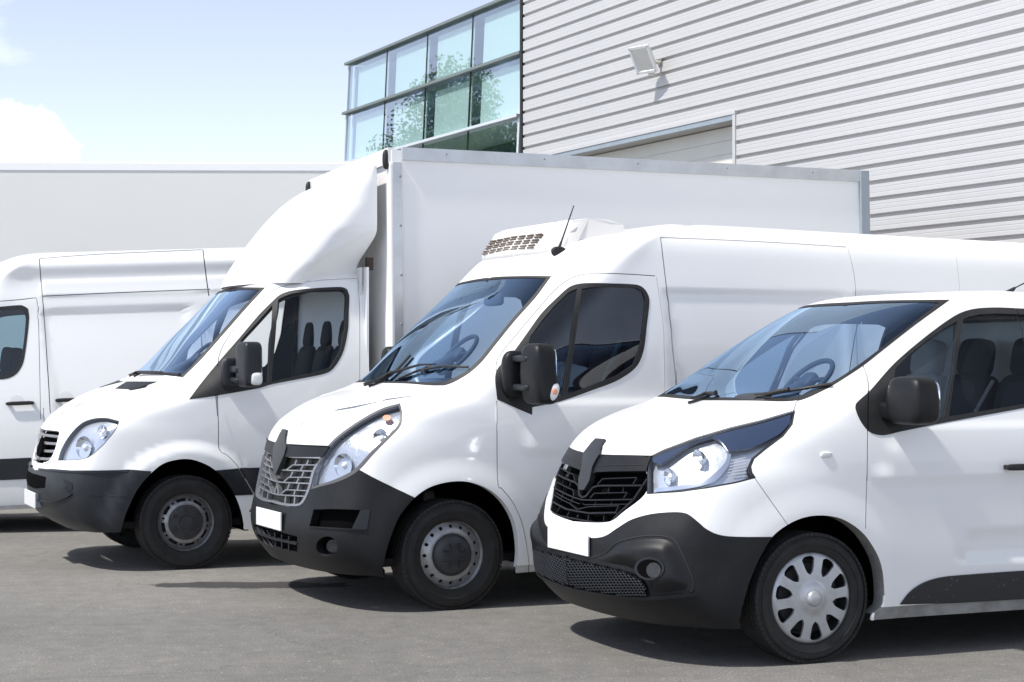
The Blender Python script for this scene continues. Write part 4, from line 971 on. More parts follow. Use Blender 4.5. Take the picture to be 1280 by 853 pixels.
    # mirrors
    for s2 in (-1, 1):
        p = b.aty(ZM([(482, 545)])[0], -1.25)
        o = MB().superell((p.x, s2*1.25, p.z), (.085, .115, .192), .45, fn=lambda v: Vector((v.x+.02*max(0, -v.z)/.19, v.y*(1-.08*v.z/.19), v.z)), M=Matrix.Rotation(s2*-.15, 3, 'Z')).build('wing_mirror', 'black_plastic', root, smooth=True)
        for dz in (.095, -.085): MB().superell((p.x-.055, s2*1.145, p.z+dz), (.045, .12, .022), .5).build('mirror_arm', 'grey_plastic', o, smooth=True)
        MB().superell((p.x-.05, s2*1.03, p.z+.0), (.10, .05, .15), .6).build('mirror_foot', 'black_plastic', o, smooth=True)
        q = b.aty(ZM([(546, 638)])[0], -1.33)
        MB().superell((q.x+.012, s2*1.325, q.z), (.04, .045, .062), .8, M=Matrix.Rotation(.35, 3, 'Y')).build('mirror_indicator', 'white_plastic', o, smooth=True)
        MB().superell((q.x+.012, s2*1.362, q.z), (.02, .012, .022), .9).build('indicator_bulb', 'amber_pale', o, smooth=True)
        MB().superell((p.x+.078, s2*1.25, p.z), (.012, .095, .165), .5).build('mirror_glass', 'chrome', o, smooth=True)
    # roof cooling unit
    f = lambda x, y, z: Vector((x, y, z))
    SEC = [(-.60, .10), (-.53, .03), (-.40, .0), (0, -.015), (.40, .0), (.53, .03), (.60, .10)]      # half plan: y, set-back
    prof = [(1.745, 2.27, 1.0), (1.715, 2.295, 1.0), (1.712, 2.33, 1.0), (1.775, 2.425, .97), (1.80, 2.478, .96), (1.88, 2.51, .92), (2.02, 2.53, .88), (2.18, 2.53, .86), (2.30, 2.50, .84)]
    m = MB(); V = []
    for x, z, k in prof:
        for y, dx in SEC: V.append((x+dx*(1.2 if z < 2.5 else .5), y*k, z))
    W = len(SEC); m.add(V, [(j*W+i, j*W+i+1, (j+1)*W+i+1, (j+1)*W+i) for j in range(len(prof)-1) for i in range(W-1)])
    for e_ in (0, W-1):
        L_ = [V[j*W+e_] for j in range(len(prof))]; n = len(L_)
        m.add(L_+[(2.32, L_[0][1], 2.30), (1.9, L_[0][1], 2.27)], [tuple(range(n+2))])
    cu = m.build('cooling_unit', 'unit_cream', root, smooth=50)
    A0, A1 = np.array((1.704, 2.322)), np.array((1.772, 2.435)); LL = np.linalg.norm(A1-A0); dd = (A1-A0)/LL; nn = np.array((-dd[1], dd[0]))
    for i in range(3):
        for j in range(7):
            for k in range(2):
                y_ = -.36+.125*j-.010*i; s0 = .008+.043*i+.019*k; L_ = .048
                if y_+L_ > .445: L_ -= .012
                c0 = A0+dd*s0; c1 = A0+dd*(s0+.0085); h = .006+.012*(1-min(1, abs(y_)/.4))
                P = [(c0[0]+nn[0]*h, y_-L_, c0[1]+nn[1]*h), (c0[0]+nn[0]*h, y_+L_, c0[1]+nn[1]*h), (c1[0]+nn[0]*h, y_+L_, c1[1]+nn[1]*h), (c1[0]+nn[0]*h, y_-L_, c1[1]+nn[1]*h)]
                Q = [(a-nn[0]*.03, y, c-nn[1]*.03) for a, y, c in P]
                MB().add(P+Q, [(0, 1, 2, 3), (0, 4, 5, 1), (1, 5, 6, 2), (2, 6, 7, 3), (3, 7, 4, 0)]).build('louvre_slot', 'brown_slot', cu)
    MB().box((2.12, -.2, 2.535), (.14, .20, .02)).build('unit_lid', 'aluminium', cu)
    MB().superell((2.02, -.42, 2.47), (.03, .02, .02), .7, nu=12, nv=8).build('unit_catch', 'steel_rim', cu, smooth=True)
    u = b.pix(Z5([(782, 204)]))[0]; P = b.pos(np.array([u[0]]), np.array([u[1]]))[0]; p = Vector(P); q = b.aty(Z5([(845, 22)])[0], p.y)
    a_ = MB().superell((p.x+.01, p.y, p.z+.012), (.055, .022, .034), .8).build('antenna_base', 'rubber', root, smooth=True)
    d = (q-p); MB().tube([p, p+d*.28, q], [.014, .006, .0035], 6).build('antenna', 'rubber', a_)
    wiper(root, b, Z5([(180, 688), (260, 655), (350, 640), (445, 641)]), Z5([(90, 693), (180, 668), (270, 642), (330, 640)]))
    wiper(root, b, Z5([(60, 692), (140, 655), (205, 575)]), Z5([(40, 690), (90, 660), (150, 655)]))
    return root, b
material('amber_pale', (.80, .33, .18), .3)
material('dirty_white', (.55, .55, .54), .5, noise=(6, .4, .7, (.36, .355, .34)))
material('brown_slot', (.17, .135, .11), .8)
material('grille_net', (.05, .048, .045), .8, noise=(60, .4, .6, (.11, .10, .085)))

# ------------------------------------------------------------------ the box truck and the far panel van share one cab
def transfer(a, b, uv):
    q = np.array(uv, float)
    u = np.interp(np.interp(q[:, 0], a.cu, np.arange(a.nu)), np.arange(b.nu), b.cu); v = np.interp(np.interp(q[:, 1], a.cv, np.arange(a.nv)), np.arange(b.nv), b.cv)
    return list(zip(u.tolist(), v.tolist()))
def cab_shapes(b):
    px = lambda zf, pts, sm=True: b.pix(smooth_closed(zf(pts)) if sm else densify(zf(pts)))
    ln = lambda zf, pts, wd: b.pix(buffer_line(zf(pts), wd))
    D = {}
    D['hole'] = px(Z6, [(448, 830), (462, 680), (480, 600), (510, 525), (545, 460), (600, 397), (660, 352), (740, 334), (800, 341), (870, 373), (930, 428), (975, 500), (1003, 580), (1013, 650), (1013, 830)])
    D['bumper'] = px(Z6, [(0, 385), (100, 384), (160, 379), (250, 386), (350, 385), (500, 382), (600, 388), (560, 600), (480, 860), (0, 860)], False)
    D['strip'] = px(Z6, [(880, 385), (985, 376), (1052, 492), (960, 496), (930, 440)], False)
    D['grille'] = px(Z6, [(60, 190), (118, 197), (196, 212), (191, 245), (175, 302), (150, 345), (125, 354), (60, 345)], False)
    D['lampo'] = px(Z6, [(185, 341), (201, 289), (240, 225), (290, 175), (345, 154), (401, 151), (460, 165), (445, 205), (400, 260), (359, 300), (320, 328), (270, 339)])
    D['lamp'] = px(Z6, [(188, 338), (203, 291), (242, 227), (291, 177), (346, 156), (400, 153), (456, 167), (442, 203), (397, 258), (357, 297), (318, 325), (270, 336)])
    D['hood'] = px(Z6, [(60, 190), (118, 196), (197, 210), (288, 169), (344, 149), (400, 146), (464, 160)], False)+b.pix(densify(Z7([(255, 790), (262, 778), (180, 770), (60, 762)])))
    D['wso'] = px(Z7, [(262, 779), (330, 712), (400, 632), (470, 552), (537, 479), (450, 479), (383, 486), (250, 620), (70, 765), (180, 768)])
    D['ws'] = px(Z7, [(258, 769), (322, 706), (392, 626), (462, 546), (520, 487), (450, 487), (390, 494), (255, 628), (85, 758), (180, 760)])
    D['dlo'] = px(ZS, [(31, 755), (100, 662), (200, 540), (330, 390), (440, 260), (520, 180), (570, 136), (640, 112), (780, 97), (930, 91), (966, 105), (979, 140), (976, 240), (970, 350), (940, 480), (880, 577), (820, 607), (520, 666), (440, 690), (200, 732), (100, 747)])
    D['quarter'] = px(ZS, [(524, 198), (440, 292), (340, 402), (322, 440), (322, 690), (460, 668), (497, 648), (512, 400)], False)
    D['window'] = px(ZS, [(558, 165), (590, 148), (640, 130), (780, 112), (930, 107), (952, 115), (961, 140), (952, 350), (925, 470), (868, 562), (800, 587), (517, 650), (540, 400)], False)
    D['seams'] = [ln(Z6, [(895, 50), (899, 180), (902, 290), (930, 312), (960, 338), (1000, 390), (1052, 490)], 1.1), ln(ZS, [(199, 853), (200, 720)], 1.2),
                  ln(ZS, [(200, 560), (207, 500), (240, 422), (320, 302), (420, 190), (510, 120), (600, 82), (760, 55), (900, 44), (1028, 40)], 1.0), ln(ZS, [(1028, 40), (1036, 140), (1041, 300), (1041, 640)], .7)]
    D['door'] = b.pix(densify(Z6([(895, 50), (902, 290), (960, 335), (1000, 390), (1052, 490)])))+b.side([(1.50, .30), (2.35, .30), (2.37, .8), (2.376, 1.4), (2.376, 2.0)])+b.pix(densify(ZS([(1028, 40), (900, 44), (760, 55), (600, 82), (510, 120), (420, 190), (320, 302), (240, 422), (207, 500), (200, 720)]))[:-1])
    D['vent'] = px(Z7, [(38, 816), (75, 793), (178, 793), (102, 819)], False)
    D['hollow'] = px(Z6, [(60, 395), (75, 398), (140, 415), (135, 462), (100, 465), (60, 455)], False)
    D['step'] = px(Z6, [(215, 425), (255, 440), (258, 470), (240, 482), (222, 470), (228, 450)])
    return D
def cab(root, b, D, near_glass='side_glass_clear', extra=(), hollow=True, pitch=0, lift=0):
    sd = lambda pts: b.side(densify(pts, .05))
    R = [('hood', [D['hood']]), ('front_door', [D['door']]), ('bumper', [D['bumper']]), ('rub_strip', [D['strip']]), ('grille_opening', [D['grille']]), ('headlight_seal', [D['lampo']]), ('headlight', [D['lamp']]),
         ('windscreen_seal', [D['wso']]), ('windscreen', [D['ws']]), ('window_seal', [D['dlo']]), ('quarter_window', [D['quarter']]), ('door_window', [D['window']]), ('panel_seam', D['seams'])]
    R[3][1].append(sd([(1.505, .560), (2.365, .560), (2.365, .752), (1.395, .752)])); R += list(extra); R += [('hole', [D['hole']]+D.get('hole2', []))]
    b.cut(R)
    tri_mesh(b, 'body', ['body'], 'white_paint', root); tri_mesh(b, 'hood', ['hood'], 'white_paint', root, off=.002)
    tri_mesh(b, 'bumper', ['bumper'], 'grey_plastic', root, off=.012, ret=.03); tri_mesh(b, 'panel_seam', ['panel_seam'], 'shadow_gap', root, off=-.012, ret=0)
    tri_mesh(b, 'windscreen_seal', ['windscreen_seal'], 'rubber', root, off=.002); tri_mesh(b, 'windscreen', ['windscreen'], 'windscreen_pale', root, off=-.001, ret=0)
    tri_mesh(b, 'grille_back', ['grille_opening'], 'dark_void', root, off=-.05, ret=0)
    for far in (False, True):
        d = tri_mesh(b, 'front_door', ['front_door'], 'white_paint', root, centre=False, far=far)
        tri_mesh(b, 'window_seal', ['window_seal'], 'rubber', d, off=.003, centre=False, far=far)
        tri_mesh(b, 'rub_strip', ['rub_strip'], 'grey_plastic', d, off=.010, ret=.02, centre=False, far=far)
        tri_mesh(b, 'quarter_window', ['quarter_window'], near_glass, d, off=-.006, ret=0, centre=False, far=far)
        tri_mesh(b, 'door_window', ['door_window'], near_glass, d, off=-.006, ret=0, centre=False, far=far)
        tri_mesh(b, 'headlight_seal', ['headlight_seal'], 'rubber', root, off=-.004, centre=False, far=far)
        hl = tri_mesh(b, 'headlight', ['headlight'], 'lens', root, off=.003, ret=0, centre=False, far=far)
        tri_mesh(b, 'headlight_bowl', ['headlight'], 'reflector', hl, off=-.035, ret=0, centre=False, far=far)
        tri_mesh(b, 'fairing_ring', ['ring'], 'white_paint', root, off=.004, centre=False, far=far)
    tri_mesh(b, 'cabin_lining', ['body', 'front_door', 'window_seal'], 'cabin_trim', root, off=-.045, ret=0, filt=lambda c: (c[:, 0] > .95) & (c[:, 0] < 2.45) & (c[:, 2] > .5) & (c[:, 2] < 2.2))
    arch_lip(b, root, D['hole'][3:-3], .08, 'dark_void')
def panel_box_truck():
    O, t = frame(23.5, 233, 712, 1.0, .97)
    fl = total(flare(1.0, .35, .52, .63, .040), rrect(1.3, 9, .0, .50, .03, -.0))
    b = Body(net_cab([1.4, 1.8, 2.15, 2.455]), O, t, fl)
    root = thing('box_truck', 'white box truck with a tall cargo box and a curved wind deflector over the cab', 'truck', O, t)
    D = cab_shapes(b); cab(root, b, D)
    hl = [o for o in root.children if o.name.startswith('headlight') and 'seal' not in o.name][0]
    for c, r_ in (((295, 278), .085), ((385, 205), .05)):
        u = b.pix(Z6([c]))[0]; p = b.pos(np.array([u[0]]), np.array([u[1]]))[0]; n = b.nrm(np.array([u[0]]), np.array([u[1]]))[0]; q = Vector(p)-Vector(n)*.03
        o = MB().lathe([(r_, -.012), (r_*.96, -.02), (r_*.8, 0), (r_*.5, .02), (0, .03)], axis='x', n=28).build('lamp_bowl', 'chrome', hl, smooth=True); o.location = q; o.rotation_euler.z = .55
        MB().superell(q, (.02, .025, .025), 1).build('bulb', 'white_plastic', hl, smooth=True)
    for k in range(4):
        b.bar(Z6([(105-k*3, 222+k*36), (135, 228+k*35), (192-k*10, 234+k*32)]), 3.2, -.006, .05, 'grille_bar', 'grille_silver', root)
    b.patch(b.pix(Z6([(95, 240), (112, 236), (122, 262), (121, 300), (108, 322), (92, 320)])), .012, .03, 'emblem_socket', 'dark_void', root)
    b.bar(Z6([(118, 200), (158, 205), (196, 212), (191, 245), (175, 302), (150, 345), (125, 352)]), 1.6, .005, .03, 'grille_frame', 'white_paint', root)
    b.patch(D['vent'], .004, .01, 'bonnet_vent', 'black_plastic', root, False); b.patch(D['vent'], .004, .01, 'bonnet_vent', 'black_plastic', root, False, True)
    b.patch(D['hollow'], .0145, .006, 'bumper_recess', 'dark_void', root)
    for far in (False, True): b.patch(D['step'], .015, .006, 'towing_cap', 'black_plastic', root, False, far)
    b.bar(Z6([(330, 491), (400, 497), (505, 500)]), .7, .0145, .01, 'bumper_groove', 'shadow_gap', root)
    b.bar(Z6([(110, 380), (160, 386), (250, 392), (350, 392), (500, 389)]), 2.2, .020, .03, 'bumper_top_edge', 'grey_plastic', root)
    b.bar(Z6([(60, 500), (150, 520), (220, 505), (255, 485)]), 2.5, .026, .03, 'bumper_shelf', 'grey_plastic', root)
    MB().box((.0, 0, .495), (.012, .53, .118)).build('number_plate', 'plate', root, bevel=.003)
    MB().box((.03, 0, .495), (.05, .50, .10)).build('plate_backing', 'blue_grey_metal', root)
    wheel_well(root, 1.0, .35, .50, .93, .5)
    for s2 in (-1, 1): wheel_steel(root, 1.0, s2*.86, .352, s2 > 0, False)
    for s2 in (-1, 1): wheel_steel(root, 4.65, s2*.90, .352, s2 > 0, False)
    floor_pan(root, .4, 2.5, .80, .33)
    MB().box((4.2, 0, .62), (4.6, .9, .2)).build('chassis_frame', 'underbody', root)
    # cab interior
    m = MB().superell((1.16, 0, 1.28), (.33, .82, .17), .4); m.superell((1.10, -.40, 1.42), (.18, .22, .07), .6); m.build('dashboard', 'dash', root, smooth=True)
    p = b.aty(ZS([(35, 480)])[0], -.40); steering(root, (p.x+.05, -.40, p.z-.05), .17, .8)
    p = b.aty(ZS([(870, 362)])[0], .0)
    for y_ in (-.48, .0, .50): seat(root, p.x-.115, y_, p.z-.71, 'seat_fabric', .235)
    MB().box((2.42, 0, 1.45), (.02, 1.7, 1.7)).build('cab_back_wall', 'cabin_light', root)
    for s2 in (-1, 1):
        p = b.aty(ZS([(385, 548)])[0], -1.20)
        o = MB().superell((p.x, s2*1.20, p.z), (.075, .105, .170), .36, M=Matrix.Rotation(s2*-.15, 3, 'Z')).build('wing_mirror', 'grey_plastic', root, smooth=True)
        MB().superell((p.x-.05, s2*1.05, p.z-.04), (.05, .13, .030), .5).build('mirror_arm', 'grey_plastic', o, smooth=True)
        MB().superell((p.x-.05, s2*1.05, p.z-.12), (.05, .13, .022), .5).build('mirror_arm', 'grey_plastic', o, smooth=True)
        MB().superell((p.x-.07, s2*.97, p.z-.07), (.08, .04, .12), .5).build('mirror_foot', 'grey_plastic', o, smooth=True)
        q = b.aty(ZS([(425, 632)])[0], -1.28)
        MB().superell((q.x, s2*1.262, q.z), (.05, .055, .050), .6).build('mirror_indicator', 'white_plastic', o, smooth=True)
        MB().superell((p.x+.07, s2*1.2, p.z), (.012, .09, .15), .45).build('mirror_glass', 'chrome', o, smooth=True)
    wiper(root, b, Z7([(95, 763), (160, 768), (255, 771)]), Z7([(80, 765), (130, 772), (200, 772)]))
    MB().box((2.45, 0, 1.35), (.02, 1.84, 1.9)).build('cab_rear_panel', 'white_paint', root)
    # box body
    bx0, bx1, hw, z0, z1 = 2.60, 7.02, 1.06, .78, 3.215
    cz = (z0+z1)/2
    bd = MB().box(((bx0+bx1)/2, 0, cz), (bx1-bx0, hw*2, z1-z0)).build('box_body', 'white_paint_dull', root)
    for s2 in (-1, 1):
        MB().box(((bx0+bx1)/2, s2*(hw+.008), z1-.03), (bx1-bx0-.16, .03, .10)).build('top_rail', 'aluminium', bd)
        MB().box(((bx0+bx1)/2, s2*(hw+.008), z0+.05), (bx1-bx0-.16, .03, .12)).build('bottom_rail', 'aluminium', bd)
        MB().box((bx0-.004, s2*(hw-.035), cz-.05), (.035, .10, z1-z0-.10)).build('corner_post', 'white_plastic', bd, bevel=.012)
        MB().box((bx0+.04, s2*(hw+.006), cz-.05), (.07, .02, z1-z0-.1)).build('corner_rail', 'aluminium', bd)
        MB().box((bx1-.04, s2*(hw+.012), cz), (.085, .06, z1-z0+.03)).build('rear_post', 'blue_grey_metal', bd)
        MB().superell((bx0-.035, s2*(hw-.035), z1-.075), (.03, .026, .078), .8, nu=16, nv=10).build('marker_lamp', 'rubber', bd, smooth=True)
        for k in range(6):
            MB().superell((bx0+.062, s2*(hw+.018), z0+.30+.385*k), (.010, .005, .010), 1, nu=10, nv=6).build('rivet', 'steel_rim', bd, smooth=True)
        for k in range(5): MB().superell((bx0+.45+.85*k, s2*(hw+.025), z1-.02), (.008, .004, .008), 1, nu=8, nv=6).build('rivet', 'steel_rim', bd, smooth=True)
    MB().box((bx0-.002, 0, z1-.045), (.05, hw*2-.02, .125)).build('front_top_rail', 'rail_pale', bd)
    pv = Matrix.Translation((0, -hw, z1)); bd.matrix_local = pv @ Matrix.Rotation(-math.radians(1.7), 4, 'X') @ pv.inverted()
    MB().box((bx1+.02, -hw+.05, z1-.55), (.04, .05, .16)).build('door_hinge', 'steel_rim', bd)
    MB().box((bx1+.03, 0, cz), (.03, hw*2-.2, z1-z0-.12)).build('rear_door', 'white_paint_dull', bd)
    # roof wind deflector: silhouette heights against half widths
    st = [  # z, front x at the centre line, half width, rear x
        (2.17, 1.57, .80, 2.40), (2.27, 1.615, .81, 2.405), (2.36, 1.665, .835, 2.42), (2.46, 1.725, .875, 2.455), (2.56, 1.795, .925, 2.50), (2.62, 1.84, .952, 2.515), (2.76, 1.955, .956, 2.515), (2.90, 2.085, .956, 2.515), (3.0, 2.19, .954, 2.515), (3.08, 2.31, .95, 2.515), (3.13, 2.43, .945, 2.515)]
    sz_ = np.array([q_[0] for q_ in st]); pf = np.polyfit(sz_, [q_[1] for q_ in st], 4); zz = np.linspace(2.17, 3.13, 34); V = []; ns = 30
    for z in zz:
        xf = float(np.polyval(pf, z)); hw_ = float(np.interp(z, (2.17, 2.4, 2.62, 3.0, 3.13), (.845, .905, .955, .955, .945))); xr = float(np.interp(z, (2.17, 2.36, 2.56, 3.13), (2.40, 2.42, 2.515, 2.515)))
        bow = min(.42, (xr-xf)*.85)
        for k in range(-ns, ns+1):
            f_ = abs(k)/ns
            if f_ < .6: a = f_/.6*math.pi/2; y = hw_*math.sin(a)**.92; x = xf+bow*(1-math.cos(a)**.9)
            else: y = hw_; x = xf+bow+(xr-xf-bow)*(f_-.6)/.4
            zc = 2.235+(x-1.84)*.56; y -= .50*max(0, zc-z)*min(1, max(0, (x-1.80)/.25))*(y/hw_)**2
            ys_ = math.copysign(y, k); V.append((x, ys_, z-(.03*(ys_+.95)+.035)*(z-2.17)/.9))
    W = 2*ns+1; m = MB().add(V, [(j*W+i, j*W+i+1, (j+1)*W+i+1, (j+1)*W+i) for j in range(len(zz)-1) for i in range(W-1)])
    m.add(V[-W:], [tuple(range(W))])
    dfl = m.build('wind_deflector', 'white_paint', root, smooth=24)
    for s2 in (-1, 1): MB().box((2.49, s2*.84, 2.33), (.05, .05, .10)).build('deflector_bracket', 'rust_bolt', root)
    return root, b, D
def far_panel_van(bt, D):
    th = 10.; t = math.radians(th); Y0 = 16.3; X0 = (51-CX)/F*Y0
    O = Vector((X0-math.cos(t)*2.42-math.sin(t)*.99, Y0-math.sin(t)*2.42+math.cos(t)*.99, 0))
    fl = total(flare(1.0, .35, .52, .63, .035), rrect(2.62, 3.80, .98, 2.08, .03, -.018, -.10), rrect(4.0, 5.7, .98, 2.08, .03, -.018), rrect(2.5, 5.9, 2.215, 2.35, .02, .012))
    b = Body(net_cab([1.4, 1.9, 2.6, 4.2, 5.9][:4] if False else [1.4, 2.2, 3.6, 5.9], True), O, t, fl, pitch=.038, lift=-.155)
    root = thing('panel_van', 'white panel van at the left edge, half hidden behind the cab of the box truck', 'van', O, t, 'white vans parked in the row')
    tilt = bpy.data.objects.new('sprung_body', None); 
    D2 = {k: (transfer(bt, b, v) if k != 'seams' else [transfer(bt, b, s_) for s_ in v]) for k, v in D.items()}
    D2['door'] = D2['door']; sd = lambda pts: b.side(densify(pts, .05)); px = lambda zf, pts, sm=True: b.pix(smooth_closed(zf(pts)) if sm else densify(zf(pts)))
    ln = lambda zf, pts, wd: b.pix(buffer_line(zf(pts), wd))
    wb = 1.0+3.665; rr = [(wb+.45*math.cos(a), .50+.42*math.sin(a)) for a in [math.pi*k/20 for k in range(21)]]
    D2['hole2'] = [b.side([(rr[0][0], .2)]+rr+[(rr[-1][0], .2)])]
    D2['dlo'] = px(Z8, [(-420, 400), (-330, 420), (0, 415), (25, 411), (46, 398), (62, 370), (72, 310), (78, 250), (75, 226), (58, 217), (0, 221), (-150, 235), (-230, 270), (-330, 345)])
    D2['window'] = px(Z8, [(-160, 404), (0, 405), (22, 401), (40, 390), (54, 367), (64, 310), (69, 252), (66, 236), (52, 229), (0, 231), (-140, 244)])
    D2['quarter'] = px(Z8, [(-180, 404), (-290, 404), (-290, 350), (-180, 262)], False)
    D2['door'] = b.side([(1.24, .9), (1.235, 1.35), (1.5, 1.95), (1.8, 2.16)])+px(Z8, [(-200, 212), (0, 206), (96, 198), (102, 240), (106, 400), (108, 560), (106, 660), (100, 745)], False)[:-6]+b.side([(2.42, .32), (1.55, .32), (1.5, .5), (1.3, .8)])
    D2['strip'] = transfer(bt, b, D['strip'])
    D2['seams'] = [ln(Z8, [(-200, 212), (0, 206), (96, 197)], 1.0), ln(Z8, [(97, 198), (102, 240), (106, 400), (108, 520)], .7), ln(Z8, [(105, 93), (110, 160), (118, 250), (128, 400), (134, 505)], 1.1),
                   ln(Z8, [(105, 93), (250, 82), (400, 75), (541, 69)], 1.1), ln(Z8, [(541, 69), (547, 120), (556, 192)], 1.3), ln(Z8, [(112, 193), (300, 184), (560, 174)], 1.1), b.side(buffer_line([(2.49, .35), (2.49, 1.2)], .005, .05)), b.side(buffer_line([(3.93, .35), (3.93, 2.0)], .005, .05))]
    ex = [('rub_strip_rear', [sd([(2.51, .560), (4.1, .560), (4.1, .752), (2.51, .752)])]), ('sill', [sd([(1.52, .15), (1.52, .325), (4.15, .325), (4.15, .15)])])]
    cab(root, b, D2, 'side_glass', ex, hollow=False)
    tri_mesh(b, 'rub_strip', ['rub_strip_rear'], 'grey_plastic', root, off=.010, ret=.02)
    tri_mesh(b, 'sill', ['sill'], 'dirty_white', root, off=-.004)
    for k in range(4): b.patch(D2['grille'], -.02, .02, 'grille_slats', 'grey_plastic', root) if k == 0 else None
    m = MB().superell((1.16, 0, 1.28), (.33, .82, .17), .4).build('dashboard', 'dash', root, smooth=True)
    seat(root, 2.02, -.42, .95, 'seat_grey'); seat(root, 2.02, .4, .95, 'seat_grey'); MB().box((2.45, 0, 1.3), (.03, 1.7, 1.7)).build('bulkhead', 'blue_grey_metal', root)
    handle(root, b, *Z8([(16, 479), (92, 477)])); handle(root, b, *Z8([(148, 472), (202, 467)]))
    for c in ((45, 468), (176, 458)):
        b.patch(b.pix(Z8(ell(c[0], c[1], 17, 12))), .002, .006, 'handle_cup', 'white_plastic', root, False)
    rear_cap(b, root)
    # the body stands pitched on its springs; wheels stay on the ground
    T = Matrix.Translation((0, 0, -.155)) @ Matrix.Rotation(-.038, 4, 'Y')
    for o in list(root.children):
        o.matrix_local = T @ o.matrix_local
    wheel_well(root, 1.0, .35, .45, .93, .5); wheel_well(root, wb, .35, .45, .93, .5)
    for x in (1.0, wb):
        for s2 in (-1, 1): wheel_steel(root, x, s2*.86, .352, s2 > 0, False)
    floor_pan(root, .4, 5.8, .85, .26)
    return root, b
glass('windscreen_pale', (.66, .78, .95), 2.2, coat=(.60, .78, 1.0))  # sky reflection's blue put into both glass colours

# ------------------------------------------------------------------ wall-plane helper for the warehouse
WT = math.radians(26.26); WD = Vector((-math.sin(WT), math.cos(WT), 0)); WN = Vector((-math.cos(WT), -math.sin(WT), 0))
W0 = Vector((640/F*16.3, 16.3, 0))
def wall_az(px, py, off=0.):
    """photo point -> distance along the wall (growing away to the left) and height"""
    d = Vector(((px-CX)/F, 1, (HY-py)/F)); P0 = W0+WN*off; k = P0.dot(WN)/d.dot(WN); p = d*k
    return (p-P0).dot(WD), H+p.z
def wp(a, z, off=0.): p = W0+WD*a+WN*off; return (p.x, p.y, z)

